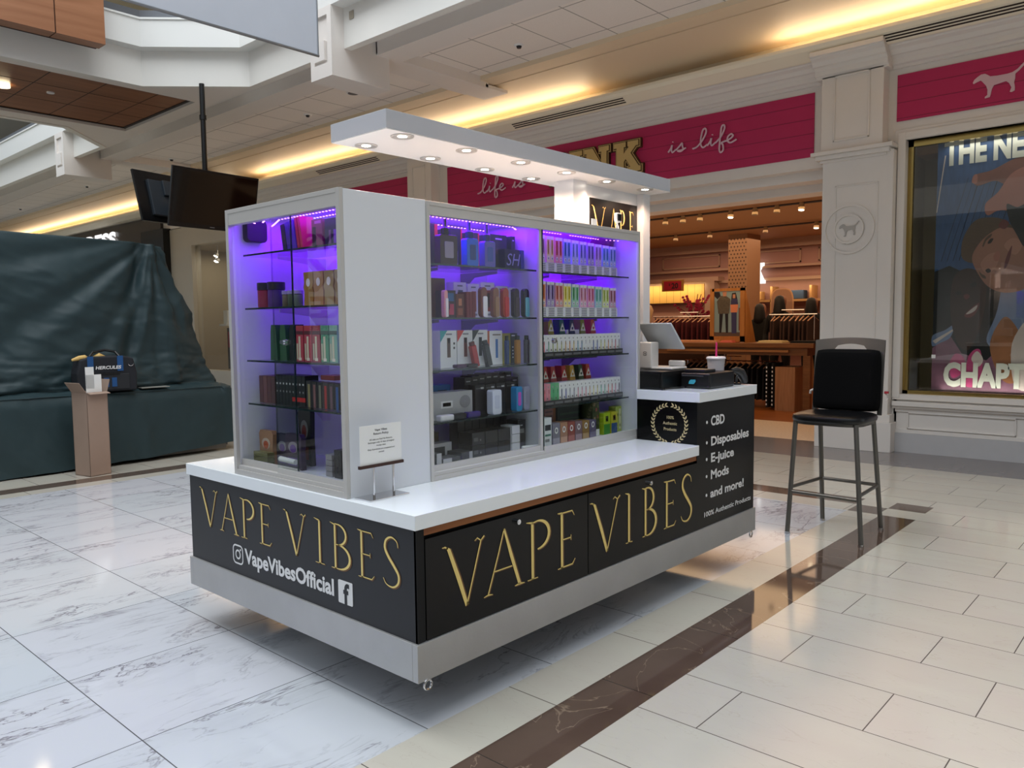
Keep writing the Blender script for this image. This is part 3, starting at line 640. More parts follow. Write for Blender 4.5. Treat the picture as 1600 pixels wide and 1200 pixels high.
# right hand panel list
F0 = lambda z: ((2.228, .010, z), FX[0], FX[1])
ls = []
for s_, z, h, x in (('CBD', .915, .053, 1.0), ('Disposables', .800, .050, 1.0), ('E-juice', .705, .050, 1.0), ('Mods', .607, .050, 1.0), ('and more!', .500, .048, 1.02)):
    ls.append(text_mb(s_, F0(z), h, bold=.030, width={'CBD': .165, 'Disposables': .482, 'E-juice': .285, 'Mods': .222, 'and more!': .425}[s_]))
    b = MB(); b.prism([(-.045 + .009 * math.cos(t), h * .42 + .009 * math.sin(t)) for t in [2 * math.pi * k / 12 for k in range(12)]], F0(z), .0015); ls.append(b)
ls.append(text_mb('100% Authentic Products', ((2.146, .010, .398), FX[0], FX[1]), .028, width=.595, bold=.02))
merge(*ls).build('product_lettering', whitep, K)['label'] = 'white printed list of products'
# laurel badge
F = ((2.080, .190, .925), FY[0], FY[1]); lw_ = MB()
for side in (-1, 1):
    for k in range(15):
        t = math.radians(-84 + 158 * k / 14); cx, cz = side * .108 * math.cos(t), .108 * math.sin(t)
        for io in (-1, 1):
            ang = t + R90 + (.55 * io); L_ = .024; dx, dz = math.cos(ang) * side * L_, math.sin(ang) * L_
            px, pz = -math.sin(ang) * side * .0045, math.cos(ang) * .0045
            lw_.prism([(cx, cz), (cx + dx * .5 + px, cz + dz * .5 + pz), (cx + dx, cz + dz), (cx + dx * .5 - px, cz + dz * .5 - pz)], F, .0015)
lt = merge(lw_, *[text_mb(s_, ((2.080, .185, z), FY[0], FY[1]), .017, align='CENTER', xs=.95, bold=.008) for s_, z in (('100%', .955), ('Authentic', .922), ('Products', .888))])
lt.build('laurel_badge', mat('badge_gold', (.85, .78, .58), .5), K)['label'] = 'gold laurel badge reading 100% Authentic Products'
# ------------------------------------------------------------------ display cabinets
ZT = .8205
V = Vector
violet = (.17, .0, 1.0)
led_m = emis('violet_led', (.80, .30, 1.0), 3.5)
def led_row(mb, pts, step=.0235, r=.0033):
    for a, b in zip(pts, pts[1:]):
        a = Vector(a); b = Vector(b); n = max(1, int((b - a).length / step))
        for i in range(n):
            p = a.lerp(b, i / n); mb.box(p.x - r, p.x + r, p.y - r, p.y + r, p.z - .003, p.z)
DC = thing('display_cabinet', 'white end display cabinet with violet lights and two sliding glass doors', 'display cabinet', (.02, .85, ZT))
a = MB()
a.box(.0305, .455, .416, .436, ZT, 2.032)                       # right side panel (faces the long side)
a.box(.019, .455, 1.266, 1.286, ZT, 2.032); a.box(.435, .455, .43, 1.27, ZT, 2.032)
a.box(.02, .45, .43, 1.27, 2.012, 2.032); a.box(.02, .45, .43, 1.27, ZT, .86)
a.build('carcass', white_lam, DC, bevel=.001)
a = MB()
a.box(.012, .03, .416, .440, ZT, 2.034); a.box(.012, .03, 1.262, 1.286, ZT, 2.034); a.box(.012, .03, .44, 1.262, 2.016, 2.034); a.box(.014, .05, .44, 1.262, 1.965, 2.016)
a.box(.012, .03, .44, 1.262, ZT, .845); a.box(.018, .06, .44, 1.262, .845, .862)
a.build('frame', alu, DC, bevel=.001)
def shelf_e(z):
    s_ = MB(); s_.box(.075, .36, .47, 1.245, z - .008, z); o = s_.build('shelf', [shelf_glass, edge_glass], DC)
    e = MB(); e.box(.073, .0765, .47, 1.245, z - .008, z); e.build('shelf_edge', edge_glass, o)
    for y in (.56, 1.12):
        b = MB(); b.prism([(0, 0), (-.26, 0), (-.26, -.012), (-.10, -.03), (-.04, -.10), (0, -.10)], ((.434, y, z - .009), (1, 0, 0), (0, 0, 1)), .004)
        b.build('bracket', alu, o)
for z in (1.834, 1.59, 1.35, 1.15): shelf_e(z)
for x, y0, y1, side in ((.024, .44, .93, 0), (.040, .80, 1.262, 1)):
    d = MB().box(x, x + .005, y0, y1, .862, 1.97).build('glass_door', glass, DC)
    r = MB(); r.box(x - .003, x + .010, y0, y1, .845 + .012 * side, .885 + .006 * side); r.build('door_rail', alu, d)
    e = MB(); ye = (y1 if side == 0 else y0); e.box(x, x + .006, ye - .0022, ye + .0022, .862, 1.97); e.build('glass_edge', edge_glass if side else shelf_glass, d)
l = MB(); l.cyl((.012, .835, 1.436), (.026, .835, 1.436), .013, .013, 16); l.cyl((.004, .835, 1.436), (.012, .835, 1.436), .008, .008, 12); l.cyl((.014, .86, 1.437), (.026, .86, 1.437), .008, .008, 12); l.build('lock', chrome, DC)
a = MB(); zc = 1.98
for row in ([(.117, 1.21), (.04, 1.12)], [(.126, 1.154), (.067, 1.032), (.054, .933), (.065, .842)], [(.23, 1.249), (.19, 1.157), (.132, 1.029), (.129, .974), (.125, .47)],
            [(.288, 1.194), (.231, 1.087), (.217, 1.039), (.201, .47)], [(.075, .832), (.070, .764), (.060, .689), (.062, .47)]):
    led_row(a, [(x, y, zc) for x, y in row], .0235, .0033)
a.build('led_strip', led_m, DC)
light('cabinet_violet_light', 'AREA', (.23, .85, 2.004), 6, violet, (0, 0, 0), .30, .74)
sp = thing('speaker_box', 'dark rounded square speaker on the far side wall inside the end cabinet', 'speaker', (.137, 1.26, 1.945))
a = MB(); a.prism(rrect(.105, .10, .02), ((.137, 1.264, 1.945), FX[0], FX[1]), .04); a.build('body', mat('dark_speaker', (.10, .09, .12), .6), sp, bevel=.004)

LC = thing('display_cabinet', 'long white display cabinet with violet lights facing the front counter', 'display cabinet', (1.28, .63, ZT))
a = MB()
a.box(.456, .476, .417, .85, ZT, 2.028); a.box(2.097, 2.117, .417, .85, ZT, 2.028); a.box(.457, 2.117, .83, .85, ZT, 2.028)
a.box(.457, 2.117, .42, .85, 2.008, 2.028); a.box(.457, 2.117, .42, .85, ZT, .858); a.box(1.262, 1.276, .45, .84, .85, 2.01)
a.build('carcass', white_lam, LC, bevel=.001)
a = MB()
a.box(.456, .474, .410, .425, ZT, 2.030); a.box(2.100, 2.118, .410, .425, ZT, 2.030); a.box(.474, 2.10, .410, .425, 2.012, 2.030); a.box(.474, 2.10, .412, .44, 1.972, 2.012)
a.box(.474, 2.10, .410, .425, ZT, .842); a.box(.474, 2.10, .414, .46, .842, .856)
a.build('frame', alu, LC, bevel=.001)
def shelf_l(z, x0, x1):
    s_ = MB(); s_.box(x0, x1, .475, .80, z - .008, z); o = s_.build('shelf', shelf_glass, LC)
    e = MB(); e.box(x0, x1, .473, .4765, z - .008, z); e.build('shelf_edge', edge_glass, o)
    for x in (x0 + .17, x1 - .19):
        b = MB(); b.prism([(0, 0), (-.26, 0), (-.26, -.012), (-.10, -.025), (-.04, -.07), (0, -.07)], ((x, .829, z - .009), (0, 1, 0), (0, 0, 1)), .004); b.build('bracket', mat('bracket_grey', (.5, .48, .5), .4, .5), o)
for z in (1.775, 1.535, 1.30, 1.063): shelf_l(z, .49, 1.252)
for z in (1.771, 1.537, 1.325, 1.067): shelf_l(z, 1.30, 2.095)
for y, x0, x1, side in ((.430, .474, 1.245, 1), (.419, 1.235, 2.10, 0)):
    d = MB().box(x0, x1, y, y + .005, .86, 1.975).build('glass_door', glass, LC)
    r = MB(); r.box(x0, x1, y - .006, y + .006, .842 + .006 * side, .878 + .008 * side); r.build('door_rail', alu, d)
    e = MB(); xe = x1 - .008 if side else x0 + .002; e.box(xe - .003, xe + .003, y, y + .006, .86, 1.975); e.build('glass_edge', edge_glass if not side else alu, d)
a = MB(); a.box(1.214, 1.234, .422, .437, .86, 1.975); a.build('door_stile', alu, LC)
l = MB(); l.cyl((1.315, .419, 1.415), (1.315, .404, 1.415), .013, .013, 16); l.cyl((1.315, .404, 1.415), (1.315, .397, 1.415), .008, .008, 12); l.build('lock', chrome, LC)
a = MB(); zc = 1.98
for row in ([(.49, .483), (1.105, .50), (1.14, .52), (1.20, .56)], [(.49, .66), (1.127, .70)], [(1.30, .517), (1.535, .521)], [(1.60, .523), (1.90, .537)], [(1.95, .53), (2.06, .50)]):
    led_row(a, [(x, y, zc) for x, y in row], .0235, .0033)
a.build('led_strip', led_m, LC)
light('cabinet_violet_light', 'AREA', (.87, .64, 2.004), 7, violet, (0, 0, 0), .70, .30)
light('cabinet_violet_light', 'AREA', (1.69, .64, 2.004), 7, violet, (0, 0, 0), .74, .30)
sp = thing('speaker_box', 'dark woven dome speaker in the top right corner of the long cabinet', 'speaker', (2.03, .62, 1.95))
a = MB(); a.lathe([(.0, -.13), (.045, -.125), (.065, -.10), (.07, -.02), (.06, 0)], (2.03, .62, 2.0), 20); a.build('body', mat('woven_brown', (.26, .17, .16), .7, noise_amt=.4, nscale=60), sp, smooth=True)

# ------------------------------------------------------------------ lit canopy with support
CN = thing('lit_canopy', 'long white overhead canopy with ten round downlights on a sign column', 'canopy', (2.3, .75, 1.11))
a = MB(); a.box(.361, 2.689, .548, .945, 2.341, 2.420); a.build('canopy_box', mat('canopy_white_shaded', (.70, .71, .735), .45), CN, bevel=.002)  # shade on the white canopy sides is put into this greyer colour
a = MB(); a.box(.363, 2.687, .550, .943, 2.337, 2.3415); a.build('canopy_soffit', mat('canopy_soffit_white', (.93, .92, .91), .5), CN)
a = MB(); a.box(1.86, 1.99, .70, .84, 2.0285, 2.338); a.box(2.608, 2.689, .70, .84, 1.113, 2.338); a.box(1.99, 2.119, .75, .84, 2.0285, 2.338); a.box(2.119, 2.608, .75, .84, 1.113, 2.338); a.build('column', white_lam, CN, bevel=.001)
a = MB(); a.prism([(2.119, 1.113), (2.600, 1.113), (2.600, 2.262), (2.085, 2.262), (2.085, 2.030), (2.119, 2.030)], ((0, .750, 0), FX[0], FX[1]), .008); ps = a.build('poster', mat('poster_black', (.07, .05, .04), .3), CN)
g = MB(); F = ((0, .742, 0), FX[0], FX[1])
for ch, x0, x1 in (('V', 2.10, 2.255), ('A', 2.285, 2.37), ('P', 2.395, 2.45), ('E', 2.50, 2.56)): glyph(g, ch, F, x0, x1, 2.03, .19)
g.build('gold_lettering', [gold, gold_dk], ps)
g = MB(); g.tube([(2.085 + .51 * k / 20, .741, 1.5 + .03 * math.sin(k)) for k in range(21)], .004, 5); g.build('gold_swirl', gold, ps)
lampm = emis('downlight_glow', (1, .93, .78), 28)
trim_m = mat('downlight_trim', (.80, .78, .76), .3, .4)
for x in (.50, .90, 1.295, 1.68, 2.067):
    for y in (.608, .865):
        if (x, y) == (9, 9): continue
        d = MB(); d.lathe([(.021, -.002), (.030, -.003), (.048, -.006), (.052, -.004), (.053, .002)], (x, y, 2.337), 28); dd = d.build('downlight', trim_m, CN, smooth=True)
        e = MB(); e.lathe([(.002, -.0045), (.014, -.004), (.021, -.0025)], (x, y, 2.337), 18); e.build('bulb', lampm, dd)
        light('canopy_lamp', 'SPOT', (x, y, 2.318), 28 if x < 1.6 else 9, (1, .66, .46), spot=2.7, blend=.6, rad=.02)
d = MB(); x, y = 2.47, .60
d.lathe([(.021, -.002), (.030, -.003), (.048, -.006), (.052, -.004), (.053, .002)], (x, y, 2.337), 28); dd = d.build('downlight', trim_m, CN, smooth=True)
e = MB(); e.lathe([(.002, -.0045), (.014, -.004), (.021, -.0025)], (x, y, 2.337), 18); e.build('bulb', lampm, dd)
light('canopy_lamp', 'SPOT', (x, y, 2.318), 28 if x < 1.6 else 9, (1, .66, .46), spot=2.7, blend=.6, rad=.02)
light('canopy_bounce', 'AREA', (1.3, .74, 2.12), .9, (1, .72, .60), (math.pi, 0, 0), 1.6, .3) if False else None

# camera and card on top of the long cabinet
t = thing('security_camera', 'small white square security camera standing on the long cabinet', 'camera', (2.06, .55, 2.03))
a = MB(); a.prism(rrect(.054, .054, .014), ((2.052, .53, 2.115), FX[0], FX[1]), .02); a.build('body', whitep, t, bevel=.003)
a = MB(); a.prism(rrect(.036, .038, .004), ((2.052, .509, 2.115), FX[0], FX[1]), .003); a.build('lens_face', black, t)
a = MB(); a.tube([(2.052, .52, 2.09), (2.052, .53, 2.065), (2.052, .53, 2.05)], .004); a.tube([(2.06, .54, 2.095), (2.085, .54, 2.07), (2.09, .54, 2.04)], .005); a.cyl((2.052, .53, 2.030), (2.052, .53, 2.040), .022, .02, 20); a.build('stand', whitep, t)
tag(MB().box(1.905, 1.955, .60, .605, 2.029, 2.105).build('paper_card', paper), 'white paper card standing on the long cabinet', 'card')

# ------------------------------------------------------------------ sign holder on the counter
t = thing('sign_holder', 'return policy sign in a chrome stand on the white worktop', 'sign', (.13, .345, ZT))
MB().box(.035, .235, .30, .40, ZT, ZT + .005).build('base', chrome, t, bevel=.001)
a = MB()
for x in (.09, .19): a.cyl((x, .345, ZT + .004), (x, .345, .952), .0055, .0055, 10)
a.build('posts', chrome, t)
MB().box(.020, .240, .338, .352, .945, .957).build('clip_bar', mat('bronze_bar', (.30, .22, .20), .35, .7), t)
p = MB().box(.026, .234, .344, .346, .957, 1.112).build('card', paper, t)
rows = [('Vape Vibes', .0085, 1.088), ('Return Policy', .0085, 1.073), ('All sales are final No Returns.', .0058, 1.052), ('Exchanges only 10 days of original', .0058, 1.040), ('receipt date.', .0058, 1.028), ('Only if products are unopened and', .0058, 1.013), ('unused', .0058, 1.001)]
merge(*[text_mb(s_, ((.130, .344, z), FX[0], FX[1]), h, d=.0008, align='CENTER', xs=1.15, bold=.01) for s_, h, z in rows]).build('card_text', mat('ink', (.12, .12, .12), .6), p)

# ------------------------------------------------------------------ cash wrap items
ZC = 1.1125
t = thing('cash_drawer', 'black cash drawer on the raised counter end', 'cash drawer', (2.3, .42, ZC))
MB().box(2.12, 2.50, .262, .66, ZC + .004, 1.218).build('body', black, t, bevel=.004)
MB().box(2.116, 2.12, .275, .65, ZC + .012, 1.205).build('drawer_front', black, t, bevel=.001)
MB().box(2.1145, 2.116, .43, .475, 1.185, 1.195).build('badge', alu, t)
t = thing('receipt_printer', 'black receipt printer with a teal sticker on the raised counter', 'printer', (2.5, .2, ZC))
a = MB(); a.box(2.31, 2.625, .060, .255, ZC, 1.205); a.build('body', black, t, bevel=.012, seg=3)
a = MB(); a.box(2.33, 2.46, .10, .24, 1.20, 1.224); a.build('lid', mat('grey_black', (.07, .07, .075), .3), t, bevel=.006)
a = MB(); a.box(2.303, 2.312, .10, .24, 1.185, 1.192); a.build('paper_slot', mat('slot_grey', (.25, .25, .26), .3), t)
a = MB(); a.prism([(-.022, -.012), (.012, -.012), (.024, .004), (.022, .014), (-.008, .013), (-.018, .004)], ((2.3098, .175, 1.152), FY[0], FY[1]), .001); a.build('teal_sticker', mat('teal', (.25, .66, .72), .5), t)
t = thing('tablet_register', 'white point of sale stand with tilted tablet on the cash drawer', 'tablet', (2.3, .45, 1.218))
a = MB(); a.box(2.275, 2.36, .43, .52, 1.224, 1.385); a.box(2.28, 2.46, .29, .50, 1.219, 1.235); a.box(2.42, 2.44, .29, .40, 1.235, 1.27); a.build('stand', mat('pos_white', (.88, .86, .84), .3), t, bevel=.008, seg=3)
a = MB(); F = ((2.2745, .475, 1.315), FY[0], FY[1]); ringp(a, F, rrect(.024, .024, .006), rrect(.018, .018, .004), .001); a.prism(rrect(.007, .007, .002), F, .001); a.build('square_logo', mat('logo_dark', (.18, .16, .15), .5), t)
Mt = Matrix.Translation((2.36, .415, 1.42)) @ Matrix.Rotation(math.radians(-12), 4, 'Z') @ Matrix.Rotation(math.radians(-38), 4, 'Y')
a = MB(); a.obox(Mt, .012, .275, .20); a.build('tablet', mat('tablet_back', (.80, .82, .83), .35, .2), t, bevel=.006, seg=3)
a = MB(); a.obox(Mt @ Matrix.Translation((.0065, 0, 0)), .002, .25, .18); a.build('screen', black, t)
t = thing('plastic_cup', 'clear plastic cup with pale lid and pink straw behind the printer', 'cup', (2.72, .33, ZC))
cupm = glassm('cup_plastic', (.80, .82, .83), .12, .2)
a = MB(); a.lathe([(.042, 0), (.044, .005), (.056, .155), (.055, .155), (.041, .006)], (2.76, .255, ZC), 24); a.build('cup', mat('cup_milky', (.72, .70, .71), .2), t, smooth=True)
a = MB(); a.lathe([(.061, .0), (.062, .006), (.057, .014), (.054, .016)], (2.76, .255, ZC + .155), 24); a.build('lid', mat('cup_lid', (.84, .82, .84), .2), t, smooth=True)
a = MB(); a.tube([(2.76, .255, ZC + .01), (2.755, .25, ZC + .26)], .006, 8); a.build('straw', mat('pink_straw', (.86, .20, .48), .4), t)
t = thing('barcode_scanner', 'black hand barcode scanner on its stand at the counter corner', 'scanner', (2.770, 0.095, ZC))
a = MB(); a.cyl((2.730, 0.100, ZC), (2.730, 0.100, ZC + .012), .03, .027, 20); a.tube([(2.730, 0.100, ZC + .01), (2.725, 0.095, ZC + .05), (2.740, 0.095, ZC + .075)], .008); a.build('stand', black, t)
a = MB(); a.tube([(2.690, 0.115, 1.20), (2.730, 0.100, 1.20), (2.765, 0.090, 1.185), (2.785, 0.080, 1.15), (2.795, 0.075, 1.122)], .02, 12, rs=[.012, .024, .030, .026, .020]); a.build('body', mat('scanner_body', (.12, .12, .13), .3), t, smooth=True)
a = MB(); a.tube([(2.10, .25 + .02 * math.sin(k * .7), ZC + .006) if k == 0 else (2.10 + k * .022, .235 + .018 * math.sin(k * .6), ZC + .006) for k in range(11)], .0045, 6)
tag(a.build('power_cable', black), 'black cable lying along the front of the cash drawer', 'cable')

# ------------------------------------------------------------------ products
ORD = ['first', 'second', 'third', 'fourth', 'fifth', 'sixth', 'seventh', 'eighth', 'ninth', 'tenth', 'eleventh', 'twelfth', 'thirteenth', 'fourteenth', 'fifteenth', 'sixteenth', 'seventeenth', 'eighteenth', 'nineteenth', 'twentieth', 'twenty-first', 'twenty-second', 'twenty-third', 'twenty-fourth']
def pm(c, rough=.35): return mat('print_%02x%02x%02x' % tuple(int(v * 255) for v in c), c, rough)
def carton(name, label, cat, x0, x1, y0, y1, z0, z1, c, group=None, decals=(), face='F'):
    """closed printed carton; decals = (u0,u1,v0,v1,colour) in face units, printed into the front of the same mesh"""
    mb = MB(); mb.box(x0, x1, y0, y1, z0, z1, 0); ms = [pm(c)]
    for (u0, u1, v0, v1, dc) in decals:
        m = pm(dc)
        if m not in ms: ms.append(m)
        k = ms.index(m)
        if face == 'F': X0, X1 = x0 + (x1 - x0) * u0, x0 + (x1 - x0) * u1; mb.box(X0, X1, y0 - .0008, y0, z0 + (z1 - z0) * v0, z0 + (z1 - z0) * v1, k)
        else: Y0, Y1 = y1 - (y1 - y0) * u1, y1 - (y1 - y0) * u0; mb.box(x0 - .0008, x0, Y0, Y1, z0 + (z1 - z0) * v0, z0 + (z1 - z0) * v1, k)
    return tag(mb.build(name, ms), label, cat, group)
def xrot(o, ang, pivot, axis='Y'):
    p = Vector(pivot); o.matrix_world = Matrix.Translation(p) @ Matrix.Rotation(ang, 4, axis) @ Matrix.Translation(-p)
Wh, Lb, Dk = (.92, .92, .92), (.62, .60, .62), (.07, .06, .07)
LN = lambda u0, u1, v0, v1, n, c=(.25, .25, .27): [(u0, u1, v0 + (v1 - v0) * (k + .25) / n, v0 + (v1 - v0) * (k + .6) / n, c) for k in range(n)]
# right cabinet, two upper shelves: cartons of paired vapes with a printed warning label
T1 = [(.72, .52, .62), (.85, .72, .35), (.82, .25, .25), (.25, .48, .72), (.52, .62, .82), (.45, .45, .75), (.40, .30, .62), (.62, .45, .65), (.25, .55, .70), (.35, .55, .68)]
T2 = [(.88, .45, .20), (.42, .30, .55), (.80, .32, .25), (.93, .85, .20), (.35, .68, .42), (.86, .50, .58), (.86, .35, .50), (.35, .68, .60), (.75, .82, .25), (.62, .30, .35)]
CN1 = ['mauve', 'mustard', 'red', 'blue', 'pale blue', 'periwinkle', 'plum', 'lilac', 'teal', 'slate teal']
CN2 = ['orange', 'purple', 'brick red', 'yellow', 'green', 'rose', 'raspberry', 'sea green', 'lime', 'maroon']
for zz, cols, cn, sh, hh in ((1.771, T1, CN1, 'top', .195), (1.537, T2, CN2, 'second', .190)):
    for i in range(10):
        x0 = 1.335 + i * .0725; c = cols[i]
        t = tag(MB().box(x0, x0 + .070, .53, .60, zz, zz + .055).build('vape_tray', paper), 'white labelled tray holding %s vapes, %s from the left on the %s shelf' % (cn[i], ORD[i], sh), 'tray', 'trays of boxed vapes')
        a = MB()
        for k in range(5): a.box(x0 + .010, x0 + .060, .5292, .53, zz + .008 + k * .009, zz + .012 + k * .009)
        a.box(x0 + .003, x0 + .067, .5295, .53, zz + .003, zz + .0045); a.box(x0 + .003, x0 + .067, .5295, .53, zz + .0525, zz + .054); a.build('label_text', mat('ink2', (.35, .35, .37), .6), t)
        for j in range(2):
            xa = x0 + .004 + j * .032; h2 = hh * (1 - .012 * i) - .0
            dk = tuple(v * .55 for v in c); lt = tuple(min(1, v * .5 + .5) for v in c)
            carton('vape_box', '%s %s vape box standing in the %s tray on the %s shelf' % (['left', 'right'][j], cn[i], ORD[i], sh), 'vape box', xa, xa + .029, .535, .558, zz + .0552, zz + h2, lt, 'boxed vapes on the %s shelf' % sh,
                   [(.0, 1, .88, 1, Wh), (.28, .72, .30, .86, c), (.42, .58, .35, .82, dk), (.25, .75, .10, .22, Wh), (.38, .62, .12, .19, dk)])
# slim white boxes on the two lower shelves with black price rails
for zz, n, x00, sh, cols in ((1.325, 20, 1.34, 'third', [(.9, .5, .5), (.5, .7, .6), (.6, .65, .35), (.72, .72, .4), (.75, .75, .45), (.8, .6, .3), (.85, .6, .3), (.85, .75, .4), (.35, .6, .7), (.3, .5, .65), (.9, .9, .92), (.88, .88, .9), (.25, .35, .65), (.3, .4, .7), (.8, .8, .5), (.85, .8, .4), (.85, .6, .4), (.85, .65, .6), (.8, .4, .45), (.5, .5, .55)]),
                         (1.067, 20, 1.34, 'fourth', [(.85, .45, .5), (.85, .5, .55), (.25, .65, .4), (.3, .68, .42), (.2, .3, .45), (.25, .3, .65), (.6, .6, .65), (.55, .55, .6), (.85, .55, .6), (.88, .6, .65), (.85, .5, .55), (.88, .7, .5), (.9, .85, .5), (.85, .8, .5), (.35, .7, .6), (.4, .7, .6), (.9, .5, .45), (.85, .4, .4), (.8, .5, .6), (.35, .3, .35)])):
    r_ = tag(MB().box(x00, x00 + .73, .50, .515, zz, zz + .028).build('price_rail', mat('rail_black', (.12, .12, .13), .3)), 'black label rail under the slim white boxes on the %s shelf' % sh, 'label rail')
    a = MB()
    for k in range(9): a.box(x00 + .01 + k * .081, x00 + .075 + k * .081, .4992, .50, zz + .008, zz + .020)
    a.build('rail_labels', mat('rail_grey', (.42, .42, .43), .5), r_)
    for i in range(n):
        xa = x00 + i * .0365; c = cols[i]; base = (.90, .90, .90); solid = zz == 1.067 and i < 4
        if solid: base = tuple(v * .8 + .15 for v in c)
        carton('slim_box', '%s slim white vape box from the left on the %s shelf' % (ORD[i], sh), 'vape box', xa, xa + .035, .5165, .575, zz + .001, zz + .118, base, 'slim boxes on the %s shelf' % sh,
               [(.55, .75, .12, .68, c), (.60, .70, .55, .72, Dk), (.15, .35, .12, .2, (.25, .25, .25)), (.15, .35, .28, .36, (.4, .35, .35)), (.4, .6, .80, .88, (.6, .6, .6))])
PK = [(1.47, (.62, .58, .15)), (1.57, (.15, .38, .33)), (1.66, (.15, .2, .35)), (1.76, (.50, .52, .2)), (1.86, (.72, .28, .22))]
PK2 = [(1.36, (.15, .3, .22)), (1.42, (.72, .2, .18)), (1.49, (.68, .22, .2)), (1.585, (.70, .12, .16)), (1.66, (.80, .62, .2)), (1.74, (.15, .28, .16)), (1.81, (.74, .25, .18))]
cn3 = ['olive', 'dark teal', 'navy', 'moss', 'rust']; cn4 = ['dark green', 'red', 'brick', 'crimson', 'amber', 'forest green', 'orange red']
for lst, zz, nm, sh in ((PK, 1.325, cn3, 'third'), (PK2, 1.067, cn4, 'fourth')):
    for i, (x, c) in enumerate(lst):
        a = MB(); P = [(0, 0), (.075, 0), (.068, .12), (.048, .20), (.016, .20), (.02, .08)]
        a.prism(P, ((x, .64, zz + .001), FX[0], FX[1]), .05); k = (.92, .9, .85)
        a.prism([(.018, .135), (.064, .135), (.040, .18)], ((x, .59, zz + .001), FX[0], FX[1]), .0012, 1); a.prism([(.041 + .008 * math.cos(t), .150 + .008 * math.sin(t)) for t in [.63 * q for q in range(10)]], ((x, .5888, zz + .001), FX[0], FX[1]), .0008, 0)
        tag(a.build('tent_packet', [pm(c), pm(k)]), '%s packet with a white triangle behind the slim boxes on the %s shelf' % (nm[i], sh), 'packet', 'triangle packets behind the slim boxes')
tag(MB().box(1.66, 1.80, .60, .66, 1.444, 1.468).build('white_carton', paper), 'white carton lying on top of the slim boxes on the third shelf', 'box')
# right cabinet floor
zz = .859
carton('white_box', 'white box with dark print in the left corner of the right cabinet floor', 'box', 1.325, 1.385, .49, .55, zz, zz + .15, (.85, .87, .86), None, [(.1, .9, .55, .75, (.1, .12, .12)), (.1, .9, .35, .42, (.2, .45, .38)), (.1, .7, .15, .25, (.5, .5, .5))])
for i, (c, nm, w) in enumerate((((.48, .47, .52), 'grey', .068), ((.66, .48, .36), 'tan', .062), ((.55, .25, .20), 'brick red', .055), ((.50, .40, .42), 'mauve', .07), ((.58, .45, .25), 'ochre', .062), ((.36, .33, .45), 'slate violet', .06))):
    xa = 1.395 + i * .066
    a = MB(); a.box(xa, xa + .062, .49, .56, zz, zz + .115 - .003 * i); ringp(a, ((xa + .031, .49, zz + .075), FX[0], FX[1]), [(.014 * math.cos(t), .017 * math.sin(t)) for t in [2 * math.pi * k / 18 for k in range(18)]], [(.008 * math.cos(t), .010 * math.sin(t)) for t in [2 * math.pi * k / 18 for k in range(18)]], .001)
    k = len(a.f) - 18; a.mi[k:] = [1] * 18
    a.box(xa + .004, xa + .058, .4892, .49, zz + .004, zz + .034, 2)
    tag(a.build('cube_box', [pm(c), pm((.9, .9, .88)), pm(tuple(min(1, v + .15) for v in c))]), '%s cube box with a pale printed ring on the cabinet floor' % nm, 'box', 'cube boxes with ring print')
carton('price_card', 'reddish leaning leaflet behind the cube boxes', 'leaflet', 1.46, 1.535, .60, .61, zz + .0, zz + .22, (.58, .38, .36), None, LN(.1, .9, .15, .9, 7, (.30, .18, .18)))
carton('green_carton', 'long dark green carton behind the cube boxes', 'box', 1.60, 1.83, .62, .75, zz, zz + .19, (.10, .20, .16), None, LN(.1, .95, .3, .8, 3, (.16, .32, .22)))
carton('red_carton', 'small red carton behind the leaning leaflet', 'box', 1.38, 1.44, .62, .70, zz, zz + .19, (.55, .14, .14))
carton('orange_carton', 'small orange carton left of the long green carton', 'box', 1.55, 1.595, .63, .70, zz, zz + .19, (.60, .35, .12))
a = carton('camouflage_box', 'tall camouflage printed box with white base label', 'box', 1.795, 1.86, .52, .60, zz, zz + .20, (.25, .28, .18), None, [(.0, 1, 0, .18, Wh)] + [(u, u + .22, v, v + .09, c) for u, v, c in ((.05, .25, (.5, .42, .3)), (.5, .3, (.12, .14, .1)), (.2, .45, (.6, .52, .4)), (.6, .5, (.45, .3, .22)), (.1, .65, (.15, .18, .12)), (.45, .7, (.6, .3, .3)), (.7, .8, (.4, .45, .3)), (.15, .85, (.5, .4, .3)))])
carton('green_yellow_box', 'yellow and green box on the cabinet floor right of the camouflage box', 'box', 1.875, 1.94, .50, .56, zz, zz + .125, (.62, .72, .12), None, [(.05, .95, 0, .48, (.25, .55, .18)), (.3, .7, .6, .85, (.2, .25, .08)), (.4, .6, .66, .79, (.7, .78, .2))])
carton('blue_yellow_box', 'yellow and blue box on the cabinet floor second from the right', 'box', 1.95, 2.015, .50, .56, zz, zz + .125, (.72, .70, .15), None, [(.05, .95, 0, .48, (.15, .30, .50)), (.3, .7, .6, .85, (.35, .28, .08)), (.4, .6, .66, .79, (.75, .75, .2))])
carton('lime_box', 'lime box with black dots at the right end of the cabinet floor', 'box', 2.025, 2.085, .52, .57, zz, zz + .15, (.60, .66, .28), None, [(.3, .42, .6, .72, Dk), (.6, .9, .1, .9, (.78, .78, .62)), (.68, .8, .2, .3, Dk), (.68, .8, .6, .7, Dk)])
